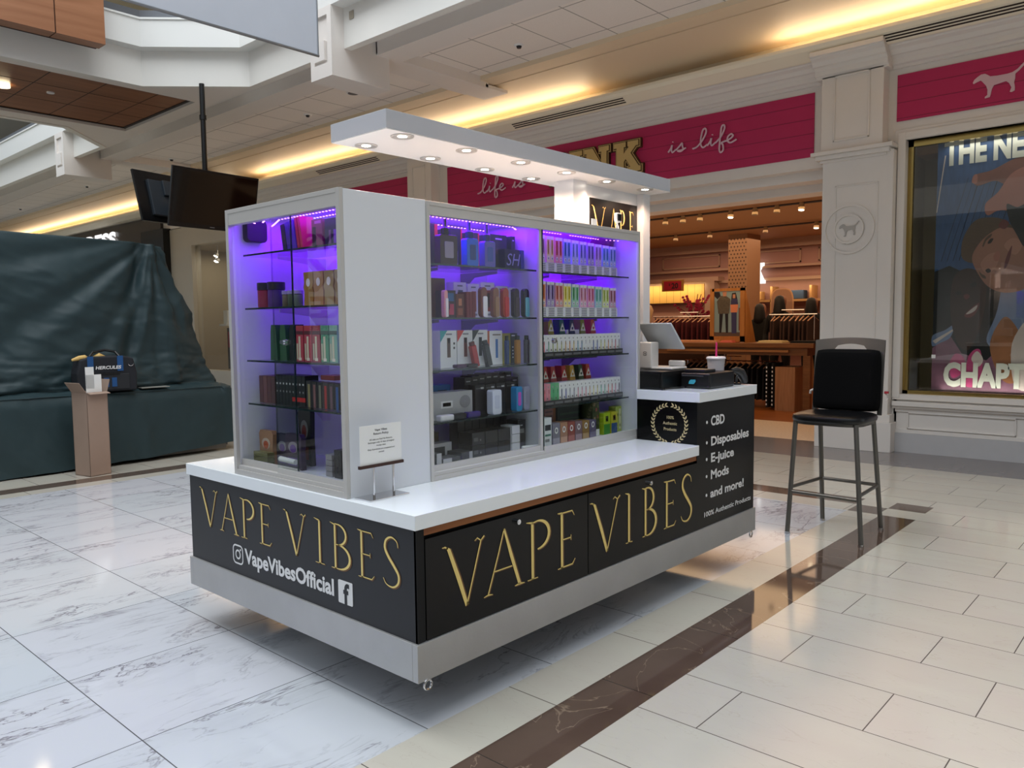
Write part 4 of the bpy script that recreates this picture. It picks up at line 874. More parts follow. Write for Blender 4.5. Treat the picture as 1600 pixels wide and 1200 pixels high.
# left half, top shelf
zz = 1.776
for i, (x0, x1, h, c, nm) in enumerate(((.55, .712, .195, (.16, .05, .07), 'maroon'), (.795, .872, .185, (.10, .05, .08), 'black cherry'), (.92, .99, .175, (.15, .05, .10), 'dark plum'))):
    carton('mod_box', '%s carton with white label and red side on the top shelf' % nm, 'box', x0, x1, .62, .72, zz, zz + h, c, None, [(.88, 1, 0, 1, (.80, .10, .14)), (.08, .60, .05, .42, (.78, .74, .78))] + LN(.12, .56, .08, .40, 4, (.45, .38, .42)))
def mod(label, x0, x1, h, c, c2, tank=True, th=.05, zz=zz, y=.53):
    t = thing('vape_mod', label, 'vape', ((x0 + x1) / 2, y, zz))
    a = MB(); a.prism([(p[0] + (x0 + x1) / 2, p[1] + zz + h / 2) for p in rrect(x1 - x0, h, .012)], ((0, y + .02, 0), FX[0], FX[1]), .04); a.build('body', [pm(c, .25)], t, bevel=.002)
    a = MB(); a.prism([(p[0] + (x0 + x1) / 2, p[1] + zz + h / 2) for p in rrect((x1 - x0) * .5, h * .55, .006)], ((0, y - .02, 0), FX[0], FX[1]), .001); a.build('screen_panel', [pm(c2, .2)], t)
    if tank:
        a = MB(); xm = x0 + (x1 - x0) * .45; a.lathe([(.016, 0), (.019, .006), (.019, .03), (.014, .034), (.010, .04), (.009, th), (.007, th)], (xm, y, zz + h), 18); a.build('tank', [pm(tuple(v * .45 for v in c), .15)], t, smooth=True)
    return t
mod('brown mod device with curly white pattern and black tank', .625, .735, .135, (.24, .13, .12), (.62, .58, .60), True, .075)
mod('blue mod device with blue tank on the top shelf', .795, .873, .13, (.16, .42, .80), (.08, .20, .45), True, .08)
mod('purple to blue mod device with ornate tank on the top shelf', .915, .99, .125, (.38, .36, .66), (.2, .3, .6), True, .08)
for i, (x0, x1, h, nm) in enumerate(((1.05, 1.17, .175, 'left'), (1.205, 1.315 - .08, .175, 'right'))):
    carton('tin_box', '%s of two black tall packs at the right end of the top shelf' % nm, 'box', x0, x1, .60, .68, zz, zz + h, (.06, .05, .10), None, [(.3, .7, .86, .9, (.7, .7, .75)), (.1, .8, .45, .6, (.22, .12, .12))])
t = carton('outline_pack', 'black pack with white outline letters on the top shelf', 'box', 1.09, 1.20, .54, .585, zz, zz + .10, (.04, .04, .08))
text_mb('SH', ((1.095, .539, zz + .02), FX[0], FX[1]), .06, d=.0008, xs=1.0, shear=.25).build('outline_letters', mat('outline_white', (.55, .55, .70), .4), t)
carton('blue_stick_pack', 'dark blue slim pack at the end of the top shelf', 'box', 1.21, 1.235, .54, .58, zz, zz + .10, (.08, .10, .45))
# left half, second shelf
zz = 1.536
def pod(label, x, w, h, c, c2, y=.52, zz=zz, rx=.5):
    t = thing('pod_vape', label, 'vape', (x, y, zz))
    a = MB(); a.prism([(x + p[0], zz + h / 2 + p[1]) for p in rrect(w, h, w * .48)] , ((0, y + .012, 0), FX[0], FX[1]), .024); a.build('body', pm(c, .25), t, bevel=.003)
    a = MB(); a.prism([(x + p[0] + w * .1, zz + h * .36 + p[1]) for p in rrect(w * .7, h * .68, w * .2)], ((0, y - .012, 0), FX[0], FX[1]), .004); a.build('front_plate', pm(c2, .25), t, bevel=.001)
pod('pink and white pod stick at the left end of the second shelf', .655, .022, .125, (.90, .62, .62), (.92, .88, .88))
carton('figure_print_box', 'box with blue and pink pattern print on the second shelf', 'box', .672, .735, .53, .60, zz, zz + .125, (.22, .12, .16), None, [(.2, .8, .6, .9, (.2, .35, .55)), (.3, .8, .1, .5, (.70, .22, .35)), (.1, .4, .3, .55, (.4, .2, .4))])
carton('brown_print_box', 'brown patterned box on the second shelf', 'box', .738, .790, .53, .60, zz, zz + .11, (.35, .14, .10), None, [(.3, .7, .5, .8, (.72, .45, .32)), (.2, .8, .1, .4, (.55, .30, .22))])
for i in range(3): carton('maroon_box', '%s slim maroon box on the second shelf' % ['left', 'middle', 'right'][i], 'box', .797 + i * .020, .815 + i * .020, .52, .58, zz, zz + .12, (.42, .06, .12), 'slim maroon boxes')
for i in range(2): carton('cardboard_box', '%s brown cardboard box at the back of the second shelf' % ['left', 'right'][i], 'box', .56 + i * .13, .68 + i * .13, .68, .78, zz, zz + .19, (.42, .26, .12))
for i, (x0, x1, h, c) in enumerate(((.80, .885, .17, (.35, .36, .40)), (.895, .975, .165, (.60, .30, .25)), (.985, 1.085, .175, (.65, .15, .15)), (1.095, 1.185, .16, (.25, .26, .28)), (1.19, 1.243, .155, (.20, .35, .50)))):
    carton('white_kit_box', '%s white device carton from the left on the second shelf' % ORD[i], 'box', x0, x1, .61, .66, zz, zz + h, (.88, .87, .90), 'white cartons on the second shelf', [(.35, .72, .18, .78, c), (.44, .64, .30, .70, tuple(v * .6 for v in c)), (.3, .7, .88, .92, (.45, .45, .5)), (.35, .8, .06, .12, (.55, .55, .6))])
for lb, x, c, c2 in (('brown pod vape with white front', .905, (.45, .22, .15), (.90, .88, .90)), ('tan pod vape with gold front', .99, (.50, .30, .20), (.58, .42, .28)), ('bright red pod vape', 1.06, (.62, .22, .16), (.72, .12, .14)), ('dark grey oval pod vape', 1.14, (.22, .17, .17), (.30, .24, .24)), ('black and teal pod vape', 1.215, (.10, .07, .09), (.45, .72, .75))):
    pod(lb + ' standing on the second shelf', x, .042, .145 if x > .9 else .12, c, c2)
# left half, third shelf
zz = 1.301
for i, (x0, c, d) in enumerate(((.685, (.25, .62, .66), (.35, .25, .22)), (.795, (.80, .22, .20), (.40, .16, .14)), (.897, (.12, .12, .14), (.16, .16, .18)))):
    t = carton('white_kit_box', 'white kit carton with a %s corner on the third shelf' % ['teal', 'red', 'black'][i], 'box', x0 - .025, x0 + .080, .56, .62, zz, zz + .175, (.88, .88, .90), 'white cartons on the third shelf', [(.42, .62, .28, .80, d), (.46, .58, .66, .80, Dk), (.35, .72, .88, .92, (.5, .5, .55)), (.80, .90, .62, .68, (.3, .3, .3)), (.80, .90, .5, .56, (.3, .3, .3))])
    a = MB(); a.prism([(0, .175), (.045, .175), (0, .12)], ((x0 - .025, .5592, zz), FX[0], FX[1]), .001); a.build('corner_print', pm(c), t)
carton('orange_stripe_box', 'white box with an orange side and blue stick print on the third shelf', 'box', .978, 1.095, .57, .62, zz, zz + .17, (.88, .88, .90), None, [(0, .20, 0, 1, (.70, .32, .10)), (.58, .72, .2, .75, (.20, .42, .70)), (.4, .9, .86, .9, (.5, .45, .4))])
carton('gold_box', 'shiny gold box on the third shelf', 'box', 1.105, 1.19, .60, .65, zz, zz + .155, (.62, .58, .22))
carton('dark_spec_box', 'charcoal box with white marks at the end of the third shelf', 'box', 1.195, 1.243, .60, .66, zz, zz + .155, (.20, .20, .22), None, [(.1, .6, .9, .94, Wh)] + LN(.2, .35, .15, .6, 4, Wh))
def stick(label, x, w, h, c, ct, lean=0, y=.53, zz=zz):
    t = thing('vape_stick', label, 'vape', (x, y, zz)); Mx = Matrix.Translation((x, y, zz)) @ Matrix.Rotation(lean, 4, 'Y')
    a = MB(); a.obox(Mx @ Matrix.Translation((0, 0, h * .42)), w, w * .7, h * .84); a.build('body', pm(c, .2), t, bevel=.004)
    a = MB(); a.obox(Mx @ Matrix.Translation((0, 0, h * .91)), w * .75, w * .5, h * .16); a.build('mouthpiece', pm(ct, .2), t, bevel=.003)
stick('blue to black vape stick on the third shelf', 1.085, .024, .145, (.12, .20, .40), (.05, .05, .07))
stick('gold vape stick in front of the gold box', 1.165, .03, .145, (.62, .42, .10), (.05, .04, .04))
stick('gunmetal vape stick at the end of the third shelf', 1.235, .028, .145, (.28, .26, .30), (.04, .04, .05))
stick('red vape stick leaning against a white carton', .865, .034, .125, (.62, .12, .12), (.35, .06, .06), -.25)
stick('black vape stick leaning against a white carton', .955, .034, .130, (.14, .14, .15), (.05, .05, .05), -.25)
for i, (x, c) in enumerate(((.70, (.28, .14, .28)), (.775, (.10, .07, .09)))):
    a = MB(); a.box(x, x + .065, .49, .525, zz, zz + .018); o = a.build('flat_vape', pm(c, .25), bevel=.006); tag(o, '%s flat vape lying at the front of the third shelf' % ['purple', 'black'][i], 'vape')
# left half, fourth shelf
zz = 1.064
for i in range(2): carton('blue_box', '%s bright blue box behind the silver carton' % ['left', 'right'][i], 'box', .56 + i * .135, .69 + i * .125, .66, .74, zz, zz + .15, (.10, .45, .72), 'blue boxes', [(.3, .8, .8, .84, (.1, .25, .4))])
t = carton('silver_carton', 'silver carton with a black window and round grille print', 'box', .56, .845, .54, .62, zz, zz + .125, (.66, .66, .67), None, [(.28, .54, .42, .68, (.82, .82, .83)), (.32, .50, .48, .62, Dk)])
a = MB(); ringp(a, ((.795, .54, zz + .075), FX[0], FX[1]), [(.036 * math.cos(t_), .03 * math.sin(t_)) for t_ in [2 * math.pi * k / 24 for k in range(24)]], [(.002 * math.cos(t_), .002 * math.sin(t_)) for t_ in [2 * math.pi * k / 24 for k in range(24)]], .001); a.build('grille_print', pm((.52, .52, .54)), t)
for i, (x, c, nm) in enumerate(((.59, (.85, .85, .87), 'white'), (.67, (.16, .16, .18), 'black'), (.765, (.25, .20, .48), 'violet'))):
    a = MB(); a.box(x, x + .085, .487, .525, zz, zz + .028); tag(a.build('lying_vape', pm(c, .2), bevel=.007), '%s vape device lying in front of the silver carton' % nm, 'vape', 'devices lying on the fourth shelf')
for i in range(8):
    x0 = .855 + i * .049; h = (.18, .185, .19, .195, .195, .19, .195, .165)[i]
    carton('black_box', '%s black box from the left in the dark row on the fourth shelf' % ORD[i], 'box', x0, x0 + .047, .60, .68, zz, zz + h, (.07, .065, .07), 'black boxes on the fourth shelf', [(.2, .8, .88, .91, (.6, .6, .6)), (.3, .7, .1, .75, (.13, .12, .13))])
for i in range(4):
    x0 = .875 + i * .075; carton('black_kit_box', '%s short black box from the left, front row of the fourth shelf' % ORD[i], 'box', x0, x0 + .07, .55, .595, zz, zz + .145, (.10, .09, .095), 'short black boxes on the fourth shelf', [(.55, .85, .86, .92, (.7, .7, .7))] + [(u, u + .05, .86, .9, (.5, .5, .5)) for u in (.1, .25, .4)])
mod('white mod device standing on the fourth shelf', .935, 1.00, .12, (.80, .82, .88), (.74, .76, .84), False, zz=zz, y=.51)
mod('rainbow striped vape device on the fourth shelf', 1.11, 1.155, .125, (.15, .50, .70), (.70, .30, .70), False, zz=zz, y=.51)
mod('pale grey vape device at the right end of the fourth shelf', 1.19, 1.235, .12, (.62, .62, .70), (.58, .58, .66), False, zz=zz, y=.53)
# left half floor
zz = .859
carton('tan_carton', 'brown and gold patterned carton on the left cabinet floor', 'box', .50, .62, .66, .76, zz, zz + .13, (.30, .24, .16), None, [(.1, .7, .2, .5, (.62, .32, .18))])
carton('tan_carton', 'second brown carton with gold side on the left cabinet floor', 'box', .63, .75, .68, .78, zz, zz + .125, (.34, .28, .18), None, [(.2, .8, .3, .5, (.5, .45, .3))])
carton('flat_black_box', 'flat black box in the front left corner of the cabinet floor', 'box', .50, .60, .50, .57, zz, zz + .06, (.14, .14, .15), None, [(.7, 1, 0, 1, (.8, .8, .82))])
carton('flat_grey_box', 'flat white and grey box at the front of the cabinet floor', 'box', .61, .72, .50, .58, zz, zz + .03, (.30, .30, .31), None, [(.0, .5, 0, 1, (.8, .8, .82))])
carton('white_top_box', 'black box with white end and lid on the cabinet floor', 'box', .62, .76, .60, .66, zz, zz + .085, (.82, .82, .84), None, [(0, .68, .05, .8, (.10, .10, .11))])
carton('flat_dark_box', 'long low dark box beside the big black cartons', 'box', .73, .80, .50, .60, zz, zz + .045, (.22, .22, .23), None, [(.7, 1, 0, 1, (.7, .7, .72))])
for i in range(3):
    for j in range(2): carton('black_carton', '%s %s black carton in the pile on the cabinet floor' % (['lower', 'upper'][j], ['left', 'middle', 'right'][i]), 'box', .83 + i * .092, .918 + i * .092, .53, .62, zz + j * .062, zz + .060 + j * .062, (.12, .12, .125), 'piled black cartons', [(.12, .45, .3, .6, (.35, .35, .35)), (.6, .7, .3, .45, (.5, .5, .5))] if i == 0 else ())
for j in range(3): carton('white_end_carton', '%s white carton in the short pile on the cabinet floor' % ['bottom', 'middle', 'top'][j], 'box', 1.107, 1.165, .52, .60, zz + j * .044, zz + .042 + j * .044, (.84, .84, .86), 'white cartons in a pile')
for i in range(7): carton('black_pack', '%s upright black pack from the left in the back row on the cabinet floor' % ORD[i], 'box', .86 + i * .052, .908 + i * .052, .66, .72, zz, zz + .205 - .004 * i, (.06, .06, .07), 'black packs in the back row', [(.1, .9, .85, .95, (.16, .15, .16))])
carton('black_label_box', 'black box with silver marks right of the white carton pile', 'box', 1.175, 1.232, .54, .62, zz, zz + .15, (.10, .10, .105), None, [(.2, .8, .55, .7, (.45, .45, .45)), (.3, .6, .8, .84, (.6, .6, .6))])
tag(MB().cyl((1.16, .50, .874), (1.255, .47, .874), .009, .009, 12).build('white_rod', whitep), 'short white rod lying at the right front of the left cabinet floor', 'rod')

# ---- end cabinet, faces -x; F='Y' cartons
def cy(name, label, cat, y0, y1, x0, x1, z0, h, c, group=None, decals=()):
    return carton(name, label, cat, x0, x1, y0, y1, z0, z0 + h, c, group, decals, 'Y')
zz = 1.835
bk = [(1.0, .03, .12, (.14, .08, .20), 'black'), (.965, .03, .125, (.30, .14, .55), 'violet'), (.93, .035, .13, (.35, .16, .60), 'purple'), (.885, .018, .14, (.72, .14, .22), 'red'), (.862, .018, .145, (.78, .20, .26), 'bright red')]
for i, (y, w, h, c, nm) in enumerate(bk):
    o = cy('slim_carton', 'leaning %s carton on the top shelf of the end cabinet' % nm, 'box', y - w, y, .13, .20, zz, h, c, None); xrot(o, math.radians(-10), (.16, y, zz), 'X')
cy('arched_pack', 'maroon arched pack with a black device on the top shelf', 'box', .745, .822, .16, .20, zz, .125, (.48, .16, .24), None, [(.1, .4, .0, .75, Dk), (.3, .9, .85, .95, (.7, .4, .5))])
cy('black_pack', 'black glossy pack with purple flame print on the top shelf', 'box', .63, .725, .16, .22, zz, .12, (.08, .05, .12), None, [(.3, .45, .1, .6, (.45, .35, .35)), (.65, .95, .0, .6, (.45, .15, .55))])
cy('blue_pack', 'blue and violet pack at the right end of the top shelf', 'box', .50, .62, .18, .24, zz, .13, (.15, .12, .60), None, [(.1, .6, .2, .7, (.55, .2, .7))])
zz = 1.591
for i, (y, c, nm) in enumerate(((1.172, (.55, .14, .28), 'red'), (1.085, (.30, .14, .45), 'purple'))):
    t = thing('jar', '%s labelled jar with black lid on the second shelf of the end cabinet' % nm, 'jar', (.14, y, zz))
    MB().lathe([(.036, 0), (.038, .004), (.038, .078), (.036, .08)], (.14, y, zz), 24).build('body', pm(c, .3), t, smooth=True)
    MB().lathe([(.040, .08), (.040, .112), (.038, .114)], (.14, y, zz), 24).build('lid', pm((.13, .08, .16), .4), t, smooth=True)
for i in range(3):
    y = 1.0 - i * .045; t = thing('small_jar', '%s small jar with cream lid beside the black lidded jars' % ['left', 'middle', 'right'][i], 'jar', (.14, y, zz), 'small jars')
    MB().lathe([(.020, 0), (.021, .003), (.021, .05), (.018, .055)], (.14, y, zz), 18).build('body', pm([(.42, .36, .28), (.30, .34, .24), (.36, .40, .34)][i], .3), t, smooth=True)
    MB().lathe([(.022, .055), (.022, .07), (.020, .072)], (.14, y, zz), 18).build('lid', pm((.62, .56, .72), .4), t, smooth=True)
for i in range(4):
    y1 = .85 - i * .075; a = MB(); P = [(0, 0), (.068, 0), (.070, .06), (.064, .08), (.070, .10), (.068, .145), (0, .145), (.004, .10), (-.002, .08), (.004, .06)]
    a.prism(P, ((.15, y1, zz), FY[0], FY[1]), .02); a.prism([(.034 + .014 * math.cos(t), .10 + .018 * math.sin(t)) for t in [.63 * q for q in range(10)]], ((.13, y1, zz), FY[0], FY[1]), .001, 1)
    tag(a.build('foil_pouch', [pm([(.60, .44, .16), (.66, .50, .34), (.62, .52, .36), (.58, .48, .34)][i], .3), pm((.85, .82, .80))]), '%s gold foil pouch from the left on the second shelf of the end cabinet' % ORD[i], 'pouch', 'gold foil pouches')
zz = 1.351
for i in range(3):
    y1 = 1.085 - i * .06; a = MB(); a.prism([(0, 0), (.058, 0), (.050, .13), (.044, .16), (.012, .16), (.006, .13)], ((.15 + i * .01, y1, zz), FY[0], FY[1]), .05)
    tag(a.build('stand_up_bag', pm([(.14, .30, .20), (.16, .32, .20), (.06, .08, .09)][i], .4)), '%s bag from the left on the end cabinet third shelf' % ['first green', 'second green', 'third black'][i], 'bag', 'stand-up bags')
for i in range(5):
    y1 = .905 - i * .062; c = [(.66, .20, .26), (.68, .22, .28), (.62, .22, .26), (.30, .55, .42), (.50, .66, .60)][i]
    cy('striped_pack', '%s tall striped pack from the left on the third shelf' % ORD[i], 'box', y1 - .054, y1, .12, .17, zz, .155, c, 'striped packs', [(.35, .6, .1, .7, (.80, .76, .66)), (.05, .25, .05, .5, (.72, .70, .60)), (.3, .7, .02, .10, (.88, .84, .78)), (0, 1, .75, .85, tuple(v * .5 for v in c))])
zz = 1.151
for i in range(4):
    y1 = 1.225 - i * .034; cy('brown_box', '%s narrow brown box at the left of the fourth shelf' % ORD[i], 'box', y1 - .032, y1, .12, .20, zz, .125, [(.36, .22, .20), (.42, .27, .24), (.34, .20, .19), (.30, .18, .18)][i], 'narrow brown boxes')
for i in range(9):
    y1 = 1.08 - i * .026; cy('black_stick_box', '%s narrow black box in the middle of the fourth shelf' % ORD[i], 'box', y1 - .024, y1, .12, .19, zz, .135, (.07, .06, .07), 'narrow black boxes', [(.2, .6, .68, .74, (.75, .75, .75)), (.2, .5, .42, .48, (.55, .55, .55))] + ([(0, 1, .14, .28, (.72, .10, .10))] if i > 4 else []))
bc = [(.55, .50, .34), (.50, .34, .34), (.45, .44, .38), (.62, .15, .15), (.42, .30, .34), (.12, .30, .55), (.20, .34, .30), (.14, .34, .22), (.35, .38, .60)]
cnm = ['khaki', 'dusty rose', 'grey green', 'red', 'mauve', 'blue', 'dark teal', 'green', 'lavender']
for i in range(9):
    y1 = .84 - i * .041; cy('vape_pack', '%s upright pack on the fourth shelf of the end cabinet' % cnm[i], 'box', y1 - .038, y1, .12, .16, zz, .115 - .001 * i, (.16, .15, .16), 'coloured packs on the fourth shelf', [(.35, .75, .0, .88, bc[i])])
cy('red_lid_box', 'flat red lid lying on the packs of the fourth shelf', 'box', .70, .80, .17, .25, zz + .118, .02, (.62, .10, .10))
zz = .861
for i, (y1, w, h, x, c, nm) in enumerate(((1.235, .12, .16, .14, (.60, .44, .32), 'cream and orange'), (1.13, .12, .15, .16, (.14, .12, .22), 'dark'), (1.03, .13, .16, .15, (.20, .12, .24), 'violet and white'), (1.06, .10, .27, .24, (.12, .10, .10), 'black taller'))):
    a = MB(); a.prism([(0, 0), (w, 0), (w * .95, h * .5), (w, h * .9), (w * .9, h), (w * .1, h), (0, h * .9), (w * .04, h * .5)], ((x, y1, zz + .0), FY[0], FY[1]), .025)
    a.prism([(w * .5 + w * .3 * math.cos(t), h * .62 + h * .16 * math.sin(t)) for t in [.4 * q for q in range(15)]], ((x - .025, y1, zz), FY[0], FY[1]), .001, 1); a.prism([(w * .5 + w * .18 * math.cos(t), h * .58 + h * .12 * math.sin(t)) for t in [.4 * q for q in range(15)]], ((x - .026, y1, zz), FY[0], FY[1]), .001, 2)
    a.box(x - .0262, x - .025, y1 - w * .8, y1 - w * .15, zz + h * .1, zz + h * .32, 2)
    tag(a.build('snack_bag', [pm(c), pm(tuple(min(1, v * .5 + .42) for v in c)), pm([(.66, .30, .16), (.32, .20, .50), (.36, .20, .55), (.45, .12, .10)][i])]), '%s printed pouch on the floor of the end cabinet' % nm, 'pouch', 'printed pouches')
for k in range(3): cy('tray_box', '%s flat green and yellow box in the stack under the pouches' % ['bottom', 'middle', 'top'][k], 'box', 1.10, 1.22, .075, .11, zz + k * .022, .020, (.40, .40, .24), 'flat stacked boxes')
tag(MB().cyl((.08, 1.0, zz + .05), (.07, .86, zz + .05), .012, .012, 12).build('white_tube', whitep), 'short white tube lying behind the left glass of the end cabinet', 'tube')
for i in range(4): cy('black_carton', '%s upright black carton in the right corner of the end cabinet floor' % ORD[i], 'box', .60 - i * .052, .648 - i * .052, .12 + .03 * (i % 2), .24, zz, (.12, .15, .16, .155)[i], (.10, .10, .11), 'upright black cartons', [(.3, .7, .1, .8, (.22, .28, .34) if i == 1 else (.14, .14, .15))])
for k in range(4): cy('small_white_box', '%s small white box in the stack beside the black cartons' % ORD[k], 'box', .665, .71, .12, .16, zz + k * .024, .022, (.55, .54, .56), 'small white boxes')
# lit sign across the walkway: seen only as a faint reflection in the end cabinet glass
t = thing('standing_sign', 'lit white sign whose reflection shows in the end cabinet glass', 'sign', (-3.0, 4.55, 0))
rv = V((.826, .564, 0)); nv = V((.564, -.826, 0)); C0 = V((-3.0, 4.55, 1.85))
M_ = Matrix(((rv.x, -nv.x, 0, C0.x), (rv.y, -nv.y, 0, C0.y), (0, 0, 1, C0.z), (0, 0, 0, 1)))
MB().obox(M_, .70, .06, 1.5).build('panel', emis('sign_panel', (.80, .88, 1.0), .8), t)
MB().obox(M_ @ Matrix.Translation((0, .02, -1.05)), .5, .06, 1.6 - 1.0).build('stand', alu, t)
MB().obox(M_ @ Matrix.Translation((0, .02, -1.6)), .5, .3, .5).build('base', alu, t)
Fs = lambda x, z: (tuple(C0 + rv * x + nv * .031 + V((0, 0, z))), tuple(rv), (0, 0, 1))
pu, re_ = mat('sign_purple', (.30, .20, .48), .5), mat('sign_red', (.60, .08, .16), .5)
text_mb('DAYS', Fs(-.30, .42), .16, width=.66, bold=.03).build('sign_text', pu, t)
text_mb('X', Fs(.02, .02), .30, bold=.04).build('sign_letter', pu, t)
text_mb('AKE', Fs(-.30, -.25), .20, width=.66, bold=.04).build('sign_text', re_, t)
text_mb('SMOKE-FREE', Fs(-.30, -.38), .055, width=.66, bold=.02).build('sign_caption', pu, t)
text_mb('NATION', Fs(-.05, -.48), .055, bold=.02).build('sign_caption', pu, t)
# ------------------------------------------------------------------ covered kiosk (left)
def lerp(a, b, t): return a + (b - a) * t
def pathpt(P, u):
    """P: list of (s, Vector)"""
    for (s0, a), (s1, b) in zip(P, P[1:]):
        if u <= s1: return a.lerp(b, (u - s0) / (s1 - s0))
    return P[-1][1]
V = Vector
TOP = [(0, V((-4.5, 7.28, 2.62))), (.62, V((2.10, 7.28, 2.505))), (.68, V((2.47, 7.36, 2.475))), (1, V((2.47, 9.7, 2.45)))]
MID = [(0, V((-4.5, 7.12, .86))), (.62, V((2.00, 7.10, .84))), (.70, V((3.02, 7.22, .84))), (1, V((3.10, 9.8, .84)))]
BEN = [(0, V((-4.5, 6.93, .835))), (.64, V((2.05, 6.90, .79))), (.72, V((3.12, 6.98, .775))), (1, V((3.40, 9.9, .78)))]
BOT = [(0, V((-4.5, 6.86, .015))), (.45, V((.8, 6.84, .015))), (.64, V((2.1, 6.84, .05))), (.72, V((3.14, 6.93, .10))), (1, V((3.44, 9.9, .12)))]
NU, NV = 420, 150
vs, fs = [], []
for j in range(NV + 1):
    v = j / NV
    for i in range(NU + 1):
        u = i / NU
        tp, md, be, bo = (pathpt(P, u) for P in (TOP, MID, BEN, BOT))
        inx = 1.0
        if v < .06:   # roof part running back from the rim
            k = 1 - v / .06; back = V((-.5 * k if u > .66 else 0, .9 * k if u < .70 else 0, .03 * k)); p = tp + back; fold = 0; w = 0; bul = 0
        elif v < .62:
            t = (v - .06) / .56; p = tp.lerp(md, t); w = math.sin(math.pi * min(1, t * 1.02)) ** .6; bul = 0
            # sag and sweep outwards near the bottom
            p = p + V((0, -.05 * t ** 3, 0)) if u < .66 else p
            # long folds fanning out of the top corner
            dx, dz = (u - .655) * 9.5, (1 - t) * 0 + t * 1.65 + .15
            ang = math.atan2(dx, dz)
            amp = .030 * w * math.exp(-abs(dx) * .28)
            f_ = math.sin(ang * 17 + 1.1) * amp + math.sin(ang * 31 + .4) * amp * .4
            q = V((u * 9.5 + t * 1.4, t * 1.6 - u * 4.0, 0))
            n1 = noise.fractal(V((q.x * .55 + 3, q.y * 1.3, 1.7)), .8, 2.2, 4) * .060 * w
            cre = (1 - abs(noise.noise(V((u * 9.5 * .8 + t * 2.1, t * 2.4 - u * 5.2, 5.0)))) * 2) ** 3 * .030 * w
            f_ += n1 + cre
            # deep valley beside the corner column
            vx = (u - (.628 - .018 * t)) / .010; f_ -= .10 * math.exp(-vx * vx) * math.sin(math.pi * min(1, t * 1.1)) ** .5 if t < .9 else 0
            vx2 = (u - (.655 - .045 * t)) / .006; f_ += .05 * math.exp(-vx2 * vx2) * (1 - t * .3)
            if u > .64 and u < .76: f_ += .03 * w * math.sin((u - .64) * 130 + t * 5) * t
            # bunching above the bench
            if t > .72: f_ += .05 * (t - .72) / .28 * noise.fractal(V((u * 30, t * 14, 2)), .7, 2.1, 3)
            p = p + (V((0, -1, .1)) if u < .655 else V((.75, -.66, .1)) if u < .74 else V((1, -.1, .1))) * f_
        elif v < .70:
            t = (v - .62) / .08; p = md.lerp(be, t); p.z += .018 * noise.fractal(V((u * 40, t * 3, 3)), .7, 2.1, 3) * (1.3 - t) - .0
        else:
            t = (v - .70) / .30; p = be.lerp(bo, t); rd = .03 * (1 - (1 - min(1, t * 6)) ** 2)
            f_ = -.03 + rd + .018 * noise.fractal(V((u * 16, t * .8 + u * 2, 7)), .8, 2.2, 4) + .007 * math.sin(u * 120 + 3 * math.sin(u * 31)) * (.2 + t)
            p = p + (V((0, -1, 0)) if u < .71 else V((1, 0, 0))) * f_
            if t > .9: p.z = max(.006, p.z + .012 * noise.noise(V((u * 25, 0, 0))))
        vs.append(p)
for j in range(NV):
    for i in range(NU):
        a = j * (NU + 1) + i; fs.append((a, a + 1, a + NU + 2, a + NU + 1))
tm = MB(); tm.v = [tuple(p) for p in vs]; tm.f = fs; tm.mi = [0] * len(fs)
tarp = mat('green_tarp', (.15, .22, .235), .52, spec=.35, noise_amt=.10, nscale=2.5, bump=.25, bscale=9)
t = thing('covered_kiosk', 'closed mall kiosk under a dark green tarpaulin behind the white kiosk', 'kiosk', (0, 8, 0))
o = tm.build('tarpaulin', tarp, t, smooth=False); o.data.polygons.foreach_set('use_smooth', [True] * len(o.data.polygons))
a = MB(); a.box(-4.5, 3.05, 7.05, 9.8, .05, .76); a.build('base', mat('kiosk_base_grey', (.40, .38, .35), .5), t)
a = MB(); a.box(-4.5, 2.35, 7.45, 9.6, .7, 2.40); a.build('frame', blackm, t)
a = MB(); a.box(2.1, 3.0, 6.99, 7.01, .02, .12); a.build('kick_plate', mat('kiosk_kick', (.5, .48, .45), .5), t)
tag(MB().box(1.98, 2.30, 6.93, 7.05, .826, .834).build('flat_tool', mat('flat_tool_grey', (.55, .55, .52), .5)), 'thin grey strip lying on the tarpaulin ledge right of the tool bag', 'strip')
# cardboard box
t = thing('cardboard_box', 'tall open cardboard box standing on the floor by the tarpaulin', 'box', (1.33, 6.55, 0))
R = Matrix.Translation((1.275, 6.52, 0)) @ Matrix.Rotation(math.radians(12), 4, 'Z') @ Matrix.Scale(.86, 4, (1, 0, 0))
cb_ = mat('cardboard', (.62, .53, .47), .8, noise_amt=.06, nscale=6)
def rbox(mb, M, x0, x1, y0, y1, z0, z1, m=0):
    return mb.obox(M @ Matrix.Translation(((x0 + x1) / 2, (y0 + y1) / 2, (z0 + z1) / 2)), x1 - x0, y1 - y0, z1 - z0, m)
a = MB(); h = .86
rbox(a, R, -.13, .13, -.13, -.125, 0, h); rbox(a, R, -.13, .13, .125, .13, 0, h); rbox(a, R, -.13, -.125, -.13, .13, 0, h); rbox(a, R, .125, .13, -.13, .13, 0, h); rbox(a, R, -.13, .13, -.13, .13, 0, .01)
a.build('body', cb_, t)
for nm, M in (('front', R @ Matrix.Translation((0, -.13, h)) @ Matrix.Rotation(math.radians(12), 4, 'X') @ Matrix.Translation((0, 0, .008)) ,),) if False else ():
    pass
a = MB(); a.obox(R @ Matrix.Translation((-.13, 0, h)) @ Matrix.Rotation(math.radians(-38), 4, 'Y') @ Matrix.Translation((0, 0, .065)), .005, .25, .13); a.build('flap', cb_, t)
a = MB(); a.obox(R @ Matrix.Translation((.13, 0, h)) @ Matrix.Rotation(math.radians(18), 4, 'Y') @ Matrix.Translation((0, 0, .065)), .005, .25, .13); a.build('flap', cb_, t)
